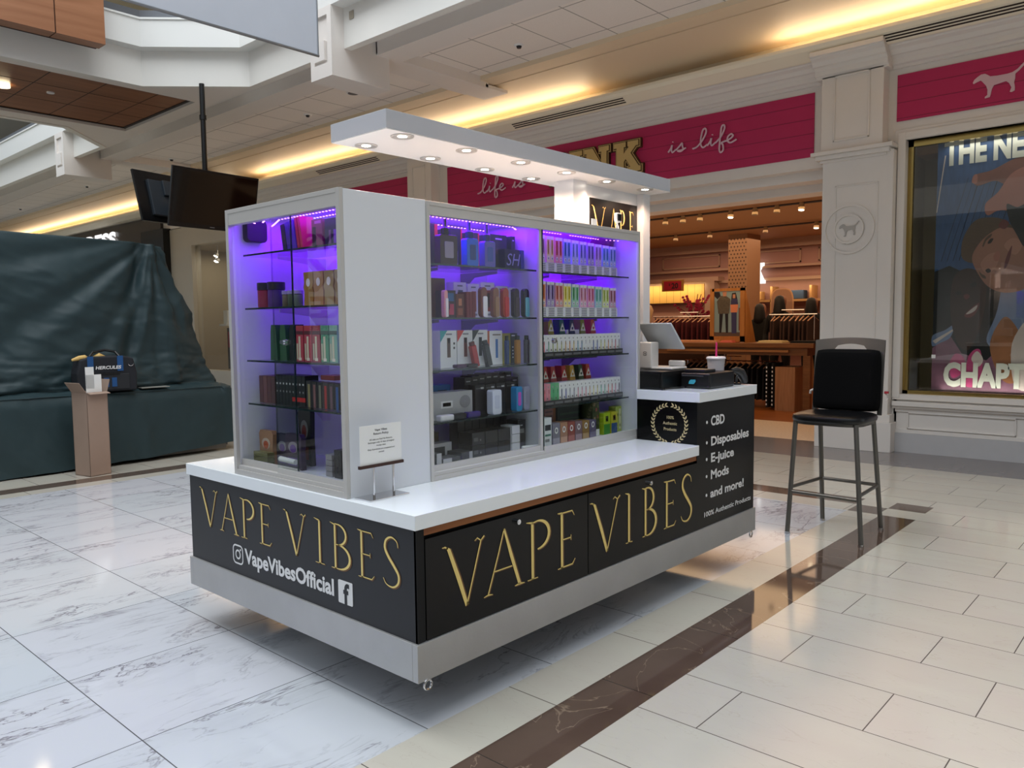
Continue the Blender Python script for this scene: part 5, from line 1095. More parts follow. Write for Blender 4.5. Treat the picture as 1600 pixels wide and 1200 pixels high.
a = MB(); a.obox(R @ Matrix.Translation((0, -.13, h)) @ Matrix.Rotation(math.radians(105), 4, 'X') @ Matrix.Translation((0, 0, .03)), .25, .005, .06); a.build('flap', cb_, t)
t = thing('paper_sheets', 'stiff white sheet rolled inside the tall cardboard box', 'paper', (1.33, 6.52, .05))
a = MB(); rbox(a, R, -.12, .07, -.12, -.113, .02, 1.04); rbox(a, R, -.12, -.02, -.12, -.111, .9, 1.12); a.build('sheet', paper, t)
# tool bag
t = thing('tool_bag', 'black and blue tool bag with white lettering on the tarpaulin ledge', 'bag', (1.60, 6.98, .80))
B0 = Matrix.Translation((1.60, 6.97, .825)) @ Matrix.Rotation(math.radians(-4), 4, 'Z'); bagm = mat('bag_black', (.09, .10, .13), .75, noise_amt=.2, nscale=20); bb_ = mat('bag_blue', (.08, .30, .52), .6)
a = MB(); a.prism([(-.30, 0), (.30, 0), (.305, .20), (.27, .36), (.16, .385), (-.16, .385), (-.27, .35), (-.305, .20)], (tuple(B0 @ V((0, .12, 0))), tuple(B0.to_3x3() @ V((1, 0, 0))), (0, 0, 1)), .24); a.build('body', bagm, t, bevel=.02, seg=3)
a = MB()
for x in (-.17, .13): rbox(a, B0, x - .03, x + .03, -.128, -.12, .22, .385)
for x in (-.02, .06): rbox(a, B0, x - .025, x + .025, -.137, -.13, .05, .15)
a.build('blue_straps', bb_, t)
a = MB(); rbox(a, B0, -.20, .22, -.132, -.118, .02, .19); a.build('front_pocket', mat('bag_pocket', (.12, .13, .15), .7), t, bevel=.01)
a = MB(); rbox(a, B0, -.08, .12, -.14, -.12, .185, .205); a.tube([tuple(B0 @ V((-.17, -.10, .38))), tuple(B0 @ V((-.12, -.06, .43))), tuple(B0 @ V((0, -.05, .45))), tuple(B0 @ V((.1, -.06, .43))), tuple(B0 @ V((.13, -.10, .38)))], .014); a.build('handle', black, t)
Fb = (tuple(B0 @ V((-.125, -.1285, .245))), tuple(B0.to_3x3() @ V((1, 0, 0))), (0, 0, 1))
text_mb('HERCULES', Fb, .034, width=.26, bold=.03, shear=.15).build('bag_lettering', whitep, t)
a = MB(); ym = mat('glove_yellow', (.85, .70, .42), .6)
a.tube([tuple(B0 @ V(p)) for p in ((-.33, -.05, .35), (-.26, -.06, .37), (-.20, -.05, .375), (-.17, -.04, .37))], .028, 10, rs=[.012, .026, .028, .012]); a.tube([tuple(B0 @ V(p)) for p in ((-.12, -.05, .37), (-.06, -.06, .39), (0, -.05, .375))], .03, 10, rs=[.015, .032, .012])
g_ = a.build('work_gloves', ym); tag(g_, 'yellow work gloves lying on top of the tool bag', 'gloves')
a = MB(); a.tube([tuple(B0 @ V((.24 + .03 * math.cos(q), -.125, .30 + .03 * math.sin(q)))) for q in [math.pi + math.pi * k / 10 for k in range(11)]], .005, 6); a.build('ring', chrome, t)

# ------------------------------------------------------------------ hanging televisions
t = thing('ceiling_pole', 'black pole hanging from the balcony underside with television mounts', 'pole', (3.45, 8.12, 4.75))
a = MB(); a.cyl((3.45, 8.12, 3.0), (3.45, 8.12, 4.75), .034, .034, 16); a.cyl((3.45, 8.12, 4.28), (3.45, 8.12, 4.34), .045, .045, 16); a.build('pole', black, t, smooth=True)
a = MB(); a.box(3.33, 3.57, 8.08, 8.26, 3.10, 3.3); a.box(3.2, 3.45, 8.2, 8.5, 3.16, 3.24); a.build('mount', blackm, t)
def tv(label, c, yaw, tilt, w, h):
    t = thing('television', label, 'television', c)
    M = Matrix.Translation(c) @ Matrix.Rotation(yaw, 4, 'Z') @ Matrix.Rotation(tilt, 4, 'X')
    a = MB(); a.obox(M, w, .035, h); a.build('bezel', mat('tv_bezel', (.06, .06, .065), .25), t, bevel=.004)
    a = MB(); a.obox(M @ Matrix.Translation((0, -.0185, .015)), w - .05, .003, h - .09); a.build('screen', mat('tv_screen', (.012, .012, .015), .06), t)
    a = MB(); a.obox(M @ Matrix.Translation((0, .035, -.02)), w * .7, .05, h * .7); a.obox(M @ Matrix.Translation((0, .075, .12)), w * .35, .04, h * .3); a.build('back_housing', mat('tv_back', (.16, .19, .22), .5), t, bevel=.008)
    a = MB()
    for x in (-.42, 0): a.obox(M @ Matrix.Translation((x, .062, 0)), .02, .006, .012)
    a.build('fixings', chrome, t)
    a = MB(); a.obox(M @ Matrix.Translation((-.02, -.019, -h / 2 + .03)), .07, .002, .010); a.build('maker_badge', mat('badge_grey', (.45, .45, .46), .4), t)
tv('large black television screen hanging in front, facing the camera', (3.509, 8.0, 3.201), .085, .207, 1.276, .766)
tv('black television seen from behind, left of the front screen', (3.24, 8.62, 3.25), math.radians(180 + 14), .25, 1.15, .70)

# ------------------------------------------------------------------ bar stool (square to the camera view, turned)
st = thing('bar_stool', 'grey metal bar stool with black padded seat beside the kiosk', 'stool', (3.80, -.16, 0))
F_ = [V((3.557, .104, 0)), V((3.522, -.410, 0)), V((4.061, -.372, 0)), V((4.075, .048, 0))]      # feet
T_ = [V((3.63, .085, .80)), V((3.62, -.330, .80)), V((3.98, -.330, .80)), V((4.00, .050, .80))]
legm = mat('stool_grey_metal', (.42, .41, .39), .38, .75)
a_ = lambda i, z: F_[i].lerp(T_[i], z / .80)
for i in range(4):
    a = MB(); a.tube([F_[i] + V((0, 0, .012)), T_[i]], .0165, 14); l = a.build('leg', legm, st, smooth=True)
    a = MB(); a.cyl(F_[i], F_[i] + V((0, 0, .016)), .019, .018, 16); a.build('foot', chrome, l)
for i, j, z in ((0, 1, .30), (1, 2, .33), (2, 3, .33), (3, 0, .33)):
    a = MB(); a.tube([a_(i, z), a_(j, z)], .0125, 12); a.build('foot_rail', legm, st, smooth=True)
a = MB(); cx, cy = 3.80, -.125
def supr(w, d, n, zz, e=4.0):
    return [(cx + w * (abs(math.cos(t)) ** (2 / e)) * (1 if math.cos(t) > 0 else -1), cy + d * (abs(math.sin(t)) ** (2 / e)) * (1 if math.sin(t) > 0 else -1), zz) for t in [2 * math.pi * k / n for k in range(n)]]
rings = [(.225, .245, .80), (.232, .252, .808), (.235, .256, .825), (.228, .250, .843), (.205, .225, .853), (.15, .16, .857), (.07, .07, .856)]
n = 56
for w, d, z in rings: a.v += supr(w, d, n, z)
for k in range(len(rings) - 1):
    for i in range(n): a.f.append((k * n + i, k * n + (i + 1) % n, (k + 1) * n + (i + 1) % n, (k + 1) * n + i))
a.f += [tuple(reversed(range(n))), tuple(range((len(rings) - 1) * n, len(rings) * n))]; a.mi = [0] * len(a.f)
a.build('seat', mat('black_vinyl_seat', (.045, .05, .06), .28, bump=.08, bscale=300), st, smooth=True)
a = MB(); a.v = supr(.215, .235, n, .782) + supr(.215, .235, n, .802); a.f = [(i, (i + 1) % n, n + (i + 1) % n, n + i) for i in range(n)] + [tuple(reversed(range(n))), tuple(range(n, 2 * n))]; a.mi = [0] * len(a.f)
a.build('seat_frame', legm, st)
# back: curved sheet frame at the far side (+x)
def backpt(s, z, off=0): # s -1..1 across
    ang = s * .42; return V((4.05 + .10 * (z - .85) - .16 * (1 - math.cos(ang)) * 2 + off, -.125 - .245 * math.sin(ang) / math.sin(.42), z))
a = MB()
def sheet(mb, s0, s1, zf0, zf1, th=.012, n=16):
    P = []
    for k in range(n + 1):
        s = lerp(s0, s1, k / n); P.append([backpt(s, zf0(s), 0), backpt(s, zf1(s), 0), backpt(s, zf1(s), th), backpt(s, zf0(s), th)])
    k0 = len(mb.v)
    for r_ in P: mb.v += [tuple(p) for p in r_]
    for k in range(n):
        for j in range(4): mb.f.append((k0 + k * 4 + j, k0 + k * 4 + (j + 1) % 4, k0 + (k + 1) * 4 + (j + 1) % 4, k0 + (k + 1) * 4 + j)); mb.mi.append(0)
    for q in (0, n): mb.f.append(tuple(k0 + q * 4 + j for j in range(4))); mb.mi.append(0)
sheet(a, -1, 1, lambda s: 1.315 + .020 * (s * s) * 0 - (.035 if abs(s) > .45 else -.018 * math.cos(s / .45 * R90)), lambda s: 1.360 + .018 * (1 - s * s))
sheet(a, -1, -.86, lambda s: .83, lambda s: 1.35); sheet(a, .86, 1, lambda s: .83, lambda s: 1.35)
a.build('back_frame', legm, st)
t = thing('back_cushion', 'black lumbar cushion strapped to the back of the bar stool', 'cushion', (4.0, -.12, .86))
a = MB(); nx, nz = 24, 20
def cpt(i, j, side):
    s = -1 + 2 * i / nx; r_ = j / nz; e = (1 - abs(s) ** 6) ** .5 * (1 - abs(2 * r_ - 1) ** 14) ** .5
    z = .862 + .432 * r_; hw = .90 - .03 * r_
    x0 = backpt(s * .92, z).x; y = -.125 - .238 * s * (1 - .05 * r_) * (1 - .06 * abs(2 * r_ - 1) ** 6)
    front = .045 + .075 * e * (.75 + .35 * (1 - r_)) * 1.0
    z = z + (0 if True else 0); return V((x0 - (.008 if side else front * (.8 + .2 * e)), y, .852 + .442 * (.5 + (r_ - .5) * (1 - .05 * abs(s) ** 6))))
for side in (0, 1):
    k0 = len(a.v)
    for i in range(nx + 1):
        for j in range(nz + 1): a.v.append(tuple(cpt(i, j, side)))
    for i in range(nx):
        for j in range(nz):
            q = (k0 + i * (nz + 1) + j, k0 + (i + 1) * (nz + 1) + j, k0 + (i + 1) * (nz + 1) + j + 1, k0 + i * (nz + 1) + j + 1); a.f.append(q if side == 0 else tuple(reversed(q))); a.mi.append(0)
W2 = nz + 1; k1 = (nx + 1) * W2
bd = [i * W2 for i in range(nx)] + [nx * W2 + j for j in range(nz)] + [(nx - i) * W2 + nz for i in range(nx)] + [nz - j for j in range(nz)]
for p, q in zip(bd, bd[1:] + bd[:1]): a.f.append((q, p, p + k1, q + k1)); a.mi.append(0)
a.build('cushion', mat('cushion_black', (.022, .022, .026), .95, spec=.1), t, smooth=True)
a = MB(); a.tube([(4.07, .128, .99), (4.05, .145, .98), (4.06, .15, .96)], .009); a.tube([(4.06, -.375, .99), (4.05, -.395, .975), (4.06, -.40, .95), (4.05, -.39, .93)], .005); a.build('strap', mat('strap_white', (.75, .72, .70), .6), t)
a = MB(); a.box(4.04, 4.06, -.405, -.380, .985, 1.0); a.build('tag', mat('tag_red', (.6, .15, .2), .6), t)

# ------------------------------------------------------------------ store interior
wi = MB(); wi.box(16.0, 16.2, -2, 11, 0, 3.42); wi.box(7.95, 16.2, 10.9, 11.1, 0, 3.6); wi.box(8.65, 16.2, -2.2, -2, 0, 3.6)
struct(wi.build('wall_store_back', mat('store_wall_rose', (.66, .50, .46), .6, noise_amt=.03)))
struct(MB().box(8.25, 16.2, -2.2, 11.1, 3.40, 3.5).build('ceiling_store', mat('store_ceiling', (.66, .50, .36), .7, noise_amt=.06, nscale=1.5)))
mo = MB(); mo.box(15.9, 16.0, -2, 11, 2.45, 2.52); mo.box(15.86, 16.0, -2, 11, 2.75, 2.80); mo.box(15.8, 16.0, -2, 11, 3.2, 3.4)
for y in range(-1, 11, 2): panel_frame(mo, 16.0, y, y + 1.6, 2.85, 3.15, .03, .03)
mo.box(15.7, 16.0, 6.9, 11, 2.50, 2.60); mo.box(15.7, 16.0, 7.0, 7.25, 0, 2.5)
struct(mo.build('trim_7', mat('store_trim', (.70, .58, .50), .5)))
# lit alcove and 20 sign
a = MB(); a.box(15.85, 15.9, 7.35, 10.85, 2.0, 2.45)
tag(a.build('lit_alcove_panel', board_mat('alcove_boards', (.90, .72, .40), 0, .20, .008, 1)), 'warm lit pale wood boarding at the back left of the shop', 'panel')
light('alcove_light', 'AREA', (15.6, 9, 2.44), 14, (1, .75, .40), (0, math.radians(-30), 0), .1, 3.4)
t = thing('price_sign', 'small red sign reading $20 hanging in the shop alcove', 'sign', (15.5, 8.0, 2.4))
MB().box(15.5, 15.52, 7.72, 8.33, 2.28, 2.56).build('board', mat('sign_tan', (.60, .42, .18), .5), t); MB().box(15.49, 15.5, 7.78, 8.27, 2.31, 2.53).build('red_face', mat('sign_red', (.85, .30, .25), .5), t)
merge(text_mb('20', ((15.488, 8.05, 2.35), FY[0], FY[1]), .13, bold=.03), text_mb('$', ((15.488, 8.13, 2.42), FY[0], FY[1]), .06, bold=.02)).build('sign_text', mat('ink3', (.12, .08, .08), .5), t)
# column with diamond pattern
t = thing('shop_column', 'patterned tan column inside the shop behind the easel poster', 'column', (14.3, 5.7, 0))
a = MB(); a.box(14.3, 14.95, 5.50, 5.94, 0, 3.40); a.build('core', mat('column_tan', (.62, .47, .34), .6), t)
a = MB()
for r_ in range(30):
    for c in range(6):
        y = 5.91 - .075 * c - (.037 if r_ % 2 else 0); z = 1.0 + r_ * .079
        if y > 5.52: a.prism([(0, -.022), (.022, 0), (0, .022), (-.022, 0)], ((14.298, y, z), FY[0], FY[1]), .002)
a.build('diamond_pattern', mat('diamond_brown', (.30, .20, .14), .6), t)
for x0, y0, w_, h_, lb in ((15.7, 5.0, .0, 0, ''),): pass
t = thing('shop_sign', 'glowing white letter K sign on the shop back wall', 'sign', (15.9, 6.0, 2.5))
MB().prism([(x * .30, y * .48) for x, y in SL['K'][0]], ((15.88, 6.12, 2.39), FY[0], FY[1]), .04).build('letter', emis('white_sign', (1, .95, .88), 1.6), t)
# table
tw = wood_mat('table_oak', (.42, .26, .12), (.55, .36, .18), .4, 1)
t = thing('display_table', 'long oak display table inside the shop entrance', 'table', (11.5, 4.6, 0))
MB().box(11.0, 12.0, 2.78, 7.3, 1.06, 1.135).build('tabletop', tw, t, bevel=.006)
MB().box(11.05, 11.95, 2.9, 7.2, .93, 1.06).build('apron', tw, t)
MB().box(10.99, 11.05, 3.2, 5.5, .985, 1.02).build('drawer_rail', wood_mat('table_pale', (.58, .38, .2), (.66, .45, .25), .4, 1), t)
for x in (11.05, 11.85):
    for y in (2.85, 7.15): MB().box(x, x + .10, y, y + .12, 0, .93).build('leg', tw, t)
# folded garments on the table
fg = [(5.15, .6, (.78, .55, .40), 'peach'), (4.70, .35, (.80, .58, .42), 'tan'), (4.35, .25, (.85, .45, .38), 'coral'), (3.55, .45, (.82, .74, .55), 'cream'), (2.95, .5, (.08, .06, .06), 'black')]
for i, (y, w_, c, nm) in enumerate(fg):
    a = MB()
    for k in range(3): a.box(11.05 + .01 * k, 11.35, y - w_ / 2 + .012 * k, y + w_ / 2 - .01 * k, 1.136 + k * .014, 1.149 + k * .014)
    tag(a.build('folded_clothes', mat('cloth_' + nm, c, .9), bevel=.006), '%s folded clothes on the shop table' % nm, 'clothes')
# garment racks standing on the far side of the table
def rack(label, y0, y1, x, n, c, nm, zt=1.62, zf=0, gl=.62):
    t = thing('garment_rack', label, 'rack', (x, (y0 + y1) / 2, 0))
    a = MB(); a.tube([(x, y0, zt), (x, y1, zt)], .012); a.tube([(x, y0 + .05, zf), (x, y0 + .05, zt)], .012); a.tube([(x, y1 - .05, zf), (x, y1 - .05, zt)], .012); a.tube([(x, (y0 + y1) / 2 - .2, zt + .08), (x, (y0 + y1) / 2 + .2, zt + .08)], .01); a.tube([(x, (y0 + y1) / 2, zt), (x, (y0 + y1) / 2, zt + .08)], .008)
    a.build('rail', chrome, t)
    for i in range(n):
        y = lerp(y0 + .04, y1 - .04, (i + .5) / n); a = MB(); d = .018
        P = [(-.20, .0), (.20, 0), (.21, -.45), (.17, -.45), (-.17, -.45), (-.21, -.45)]
        P = [(-.03, .0), (-.21, -.07), (-.22, -gl), (.22, -gl), (.21, -.07), (.03, .0)]
        g = a.prism(P, ((x, y, zt - .05), (1, 0, 0), (0, 0, 1)), .03); o = a.build('garment', mat(nm, c, .9, noise_amt=.3, nscale=9))
        h = MB(); h.tube([(x - .20, y - .015, zt - .115), (x, y - .015, zt - .035), (x + .20, y - .015, zt - .115)], .012, 6); h.tube([(x, y - .015, zt - .04), (x, y - .015, zt + .01), (x + .01, y - .015, zt + .02)], .004, 5); h.build('hanger', mat('hanger_wood', (.72, .52, .36), .5), o)
        ang = random.uniform(-.12, .12); xrot(o, ang, (x, y, 0), 'Z')
        tag(o, '%s garment on a wooden hanger, %s' % (nm.replace('_', ' '), {'maroon': 'left of the easel poster', 'dark_brown': 'right of the easel poster', 'black_cloth': 'under the oak table'}[nm]), 'garment', label)
rack('maroon garment rack behind the table left of the easel poster', 4.95, 6.6, 12.3, 14, (.30, .05, .09), 'maroon')
rack('brown garment rack behind the table at the right of the entrance', 3.00, 3.85, 11.72, 9, (.22, .13, .10), 'dark_brown', 1.62, 1.136, .42)
rack('low rack of dark garments under the table', 3.55, 5.4, 11.5, 16, (.035, .035, .045), 'black_cloth', .80)
a = MB()
for k in range(2):
    a.box(11.0, 11.02, 3.46 + k * .10, 3.48 + k * .10, .05, .78, 1); a.box(11.02, 11.4, 3.45 + k * .10, 3.49 + k * .10, .04, .80)
    for j in range(10): a.box(10.995, 11.0, 3.46 + k * .10, 3.48 + k * .10, .08 + j * .07, .11 + j * .07, 2)
tag(a.build('striped_garment', [mat('cloth_black2', (.04, .04, .05), .9), mat('cloth_black2', (.04, .04, .05), .9), whitep]), 'black garments with white dotted edges under the table', 'garment')
t = thing('wooden_crate', 'tan wooden bin under the right end of the shop table', 'bin', (11.2, 3.2, 0))
a = MB(); w_ = wood_mat('crate_tan', (.60, .42, .27), (.70, .50, .34), .5, 2)
a.box(11.0, 11.02, 3.08, 3.42, .14, .74); a.box(11.02, 11.5, 3.08, 3.10, .14, .74); a.box(11.02, 11.5, 3.40, 3.42, .14, .74); a.box(11.48, 11.5, 3.1, 3.4, .14, .74); a.box(11.0, 11.5, 3.08, 3.42, .0, .14); a.build('body', w_, t)
# easel poster
t = thing('easel_poster', 'framed photo poster of two people leaning on an easel on the table', 'poster', (11.25, 4.40, 1.14))
fw_ = wood_mat('easel_oak', (.62, .40, .18), (.72, .48, .24), .4, 2); EX = 11.2
a = MB()
for (y0, y1, z0, z1) in ((4.08, 4.74, 1.15, 1.25), (4.08, 4.70, 2.05, 2.10), (4.66, 4.74, 1.15, 2.1), (4.08, 4.16, 1.15, 2.1)): a.box(EX, EX + .03, y0, y1, z0, z1)
a.build('frame', fw_, t)
a = MB(); a.prism([(0, 0), (.42, 0), (0, .93)], ((EX + .03, 4.09, 1.136), (1, 0, 0), (0, 0, 1)), .02); a.prism([(0, 0), (.42, 0), (0, .93)], ((EX + .03, 4.73, 1.136), (1, 0, 0), (0, 0, 1)), .02); a.build('easel_side', fw_, t)
a = MB(); F = ((EX + .012, 4.66, 1.25), FY[0], FY[1]); a.box(EX + .012, EX + .02, 4.16, 4.66, 1.25, 2.05, 0)
sk = lambda pts, m: a.prism(pts, F, .0015 + .0003 * m, m)
sk([(0, 0), (.50, 0), (.50, .07), (0, .07)], 1)
sk([(.10, .06), (.14, .06), (.17, .40), (.21, .40), (.23, .06), (.27, .06), (.27, .42), (.10, .42)], 2); sk([(.08, .40), (.29, .40), (.31, .66), (.22, .72), (.12, .72), (.05, .62)], 3)
sk([(.17, .71), (.23, .71), (.24, .79), (.16, .79)], 4); sk([(.34, .05), (.43, .05), (.43, .42), (.33, .42)], 5); sk([(.32, .42), (.44, .42), (.46, .56), (.31, .56)], 6); sk([(.31, .54), (.46, .54), (.44, .66), (.34, .66)], 5)
sk([(.32, .60), (.34, .76), (.41, .77), (.45, .62)], 2); sk([(.355, .67), (.405, .67), (.405, .74), (.355, .74)], 4); sk([(.0, .72), (.06, .66), (.12, .72), (.10, .79), (.0, .79)], 2); sk([(.47, .1), (.50, .1), (.50, .5), (.47, .5)], 7)
a.build('picture', [mat('pp0', (.52, .60, .60), .4), mat('pp1', (.36, .28, .22), .4), mat('pp2', (.12, .08, .08), .4), mat('pp3', (.36, .32, .26), .4, noise_amt=.6, nscale=40), mat('pp4', (.72, .50, .38), .4), mat('pp5', (.24, .22, .36), .4), mat('pp6', (.86, .52, .36), .4), mat('pp7', (.50, .30, .20), .4)], t)
# shoppers seen from behind
def person(label, x, y, h, hair_len, face):
    t = tag(None or bpy.data.objects.new('person', None), label, 'person'); COL.objects.link(t); t.location = (x, y, 0)
    me = bpy.data.meshes.new('body'); J = [(0, 0, .95), (0, 0, 1.2), (0, 0, 1.42), (0, 0, 1.53), (0, 0, 1.66), (0, .19, 1.40), (0, .26, 1.12), (-.12, .22, .95), (0, -.19, 1.40), (0, -.26, 1.12), (-.12, -.22, .95), (0, .10, .88), (0, .11, .50), (0, .11, .07), (-.12, .11, .03), (0, -.10, .88), (0, -.11, .50), (0, -.11, .07), (-.12, -.11, .03)]
    E_ = [(0, 1), (1, 2), (2, 3), (3, 4), (2, 5), (5, 6), (6, 7), (2, 8), (8, 9), (9, 10), (0, 11), (11, 12), (12, 13), (13, 14), (0, 15), (15, 16), (16, 17), (17, 18)]
    rr = [.15, .13, .15, .055, .085, .07, .045, .035, .07, .045, .035, .10, .06, .04, .035, .10, .06, .04, .035]
    k = h / 1.76; me.from_pydata([(x + p[0] * k, y + p[1] * k, p[2] * k) for p in J], E_, []); o = bpy.data.objects.new('body', me); COL.objects.link(o); o.parent = t; o.matrix_parent_inverse = t.matrix_basis.inverted()
    s_ = o.modifiers.new('skin', 'SKIN'); 
    for i, v in enumerate(me.skin_vertices[0].data if me.skin_vertices else []): v.radius = (rr[i] * k, rr[i] * k)
    o.modifiers.new('sub', 'SUBSURF').levels = 1; me.materials.append(mat('clothes_black', (.03, .028, .03), .9))
    a = MB(); a.lathe([(.02, -.11), (.06, -.09), (.075, 0), (.072, .06), (.04, .105), (.005, .115)], (x + .03, y - .02, 1.66 * k), 20); a.build('face', mat('skin_tan', (.55, .36, .26), .6), t, smooth=True)
    a = MB(); L_ = hair_len; a.lathe([(.04, -L_), (.105, -L_ * .8), (.115, -.16), (.098, -.02), (.092, .05), (.065, .10), (.01, .122)], (x - .01, y + .015, 1.66 * k), 24); a.build('hair', mat('hair_black', (.03, .02, .02), .6), t, smooth=True)
    return t
def ensure_skin(me):
    pass
import bmesh
def person_fix(o):
    bm_ = bmesh.new(); bm_.from_mesh(o.data); lay = bm_.verts.layers.skin.verify(); k = 1
    rr = [.15, .13, .15, .055, .085, .07, .045, .035, .07, .045, .035, .10, .06, .04, .035, .10, .06, .04, .035]
    for i, v in enumerate(bm_.verts): v[lay].radius = (rr[i], rr[i]); v[lay].use_root = (i == 0)
    bm_.to_mesh(o.data); bm_.free()
for lb, x, y, h, hl in (('person with long black hair in black behind the brown garment rack', 12.5, 3.98, 1.98, .34), ('person in black with dark hair at the right edge of the entrance', 13.1, 3.62, 1.94, .30), ('person in black with long hair left of the easel poster', 12.9, 5.45, 1.86, .32), ('person in dark clothes just right of the easel poster', 12.9, 4.55, 1.84, .3)):
    p = person(lb, x, y, h, hl, 1)
    for c in p.children:
        if c.name.startswith('body'): person_fix(c)
# oval mirror, mannequin, back counter
t = thing('oval_mirror', 'tall pale oval mirror behind the shoppers', 'mirror', (14.0, 4.55, 1.2))
a = MB(); F = ((14.0, 4.58, 1.78), FY[0], FY[1]); q = lambda w_, h_: [(w_ * math.copysign(abs(math.cos(u)) ** .6, math.cos(u)), h_ * math.copysign(abs(math.sin(u)) ** .6, math.sin(u))) for u in [2 * math.pi * k / 36 for k in range(36)]]
a.prism(q(.24, .40), F, .03); a.build('frame', mat('mirror_frame', (.80, .62, .46), .4), t)
a = MB(); a.prism(q(.22, .38), ((13.968, 4.58, 1.78), FY[0], FY[1]), .004); a.build('glass', mat('mirror_face', (.66, .50, .40), .25), t)
t = thing('clothing_shelf', 'back wall shelf bay with warm lit folded clothes', 'shelf', (15.7, 4.5, 0))
a = MB(); a.box(15.6, 15.95, 2.3, 6.6, 1.95, 2.0); a.box(15.6, 15.95, 2.3, 6.6, 1.0, 1.04); 
for y in (2.3, 3.2, 4.6, 5.5, 6.6): a.box(15.6, 15.95, y, y + .05, 0, 2.3)
a.build('unit', mat('shelf_unit', (.66, .50, .32), .5), t)
light('shelf_glow', 'AREA', (15.5, 4.5, 2.3), 10, (1, .75, .42), (0, math.radians(-40), 0), .1, 4.2)
cols = [((.2, .28, .4), 'blue'), ((.75, .6, .4), 'sand'), ((.85, .8, .7), 'ivory'), ((.3, .2, .2), 'brown'), ((.6, .3, .3), 'rust')]
for i in range(12):
    c, nm = cols[i % 5]; y = (2.45, 2.82, 3.5, 4.0, 4.8, 5.8)[i % 6]; z = (1.04, 2.0)[i // 6]
    a = MB(); a.box(15.65, 15.9, y, y + .34, z, z + .20); tag(a.build('clothes_stack', mat('stack_' + nm, c, .9), bevel=.02), '%s clothes stack, %s from the right on the %s shop shelf' % (nm, ORD[i % 6], ['lower', 'upper'][i // 6]), 'clothes', 'clothes stacks on the back shelves')
t = thing('mannequin_bust', 'white draped mannequin shoulders at the left of the entrance', 'mannequin', (12.6, 7.4, 1.1))
a = MB(); a.lathe([(.14, 0), (.17, .1), (.20, .28), (.24, .42), (.20, .52), (.08, .58), (.06, .66), (.03, .68)], (12.9, 7.25, 1.35), 24); a.build('torso', mat('mannequin_cream', (.80, .66, .48), .8), t, smooth=True)
t = thing('flower_arrangement', 'pink blossom branches on the shop counter left of the easel poster', 'flowers', (13, 6.2, 1.5))
a = MB(); random.seed(3)
for k in range(16):
    d = V((random.uniform(-.3, .3), random.uniform(-.4, .4), random.uniform(.2, .6))); p0 = V((13.2, 6.15, 1.50)); a.tube([p0, p0 + d * .5 + V((0, 0, .05)), p0 + d], .008, 5)
    for q in range(6):
        c = p0 + d * random.uniform(.4, 1.05); a.cyl(c, c + V((.02, .02, .02)), .035, .012, 6, 1)
a.build('branches', [mat('branch', (.3, .15, .12), .8), mat('blossom', (.74, .22, .36), .7)], t)
a = MB(); a.lathe([(.05, 0), (.09, .1), (.06, .3)], (13.2, 6.15, 1.22), 16); a.build('vase', mat('vase_tan', (.6, .45, .3), .5), t)
a = MB(); a.box(13.0, 13.5, 5.8, 7.6, 0, 1.22); tag(a.build('side_counter', mat('side_counter', (.30, .2, .14), .6)), 'dark wooden counter behind the maroon garment rack', 'counter')
# track lights
trk = MB()
def track(x0, y0, x1, y1): trk.tube([(x0, y0, 3.36), (x1, y1, 3.36)], .018, 6)
for y0, y1, x in ((2.0, 6.2, 10.6), (3.0, 8.5, 13.2)): track(x, y0, x, y1)
tag(trk.build('light_track', mat('track_dark', (.25, .18, .12), .5)), 'pair of dark ceiling light tracks inside the shop', 'light track')
tl = [(10.6, 2.85, 1), (10.6, 3.25, 0), (10.6, 3.62, 0), (10.6, 4.05, 1), (10.6, 4.62, 0), (10.6, 4.95, 0), (10.6, 5.3, 0), (13.2, 3.6, 1), (13.2, 4.6, 0), (13.2, 5.8, 0), (13.2, 6.6, 0)]
spm = emis('track_bulb', (1, .82, .55), 9)
for i, (x, y, b) in enumerate(tl):
    t = thing('track_light', '%s shop track light from the right, %s' % (ORD[i % 8], 'near track' if x < 12 else 'far track'), 'light', (x, y, 3.34), 'shop track lights')
    a = MB(); a.cyl((x, y, 3.36), (x - .02, y, 3.25), .04, .05, 14); a.build('head', mat('track_white', (.7, .6, .45), .4), t)
    a = MB(); a.cyl((x - .02, y, 3.249), (x - .021, y, 3.244), .042, .042, 14); a.build('bulb', spm if b else mat('bulb_off', (.6, .5, .4), .4), t)
light('store_light', 'AREA', (10.4, 4.6, 3.3), 78, (1, .66, .36), (0, 0, 0), 2.6, 5.5)
light('store_light', 'AREA', (14.0, 4.5, 3.3), 105, (1, .66, .42), (0, 0, 0), 2.8, 7.5)
light('store_uplight', 'AREA', (11.5, 4.6, 1.9), 26, (1, .62, .32), (math.pi, 0, 0), 5, 7)

# ------------------------------------------------------------------ left shops: cream framed window and dark fascia with lettering
cs = MB()
cs.box(7.78, 8.0, 17.9, 18.55, 0, 4.08); cs.box(7.78, 8.0, 13.0, 17.9, 3.60, 4.1); cs.box(7.78, 8.0, 13.0, 18.0, 0, .45); cs.box(7.76, 8.0, 17.35, 17.9, 0.45, 3.6); cs.box(7.78, 8.0, 13.0, 13.4, 0, 4.0)
struct(cs.build('wall_cream_shop', mat('cream_shopfront', (.76, .73, .67), .4)))
struct(MB().box(7.86, 7.87, 13.4, 17.35, .45, 3.6).build('window_3', glassm('cream_shop_glass', (.88, .88, .86), .12)))
ci = MB(); ci.box(10.0, 10.1, 12.5, 20, 0, 4.1); ci.box(8.0, 10, 12.5, 18.5, 3.6, 3.65); ci.box(8.0, 10, 18.5, 18.6, 0, 4)
struct(ci.build('wall_cream_shop_inside', mat('cream_shop_inside', (.72, .68, .60), .6)))
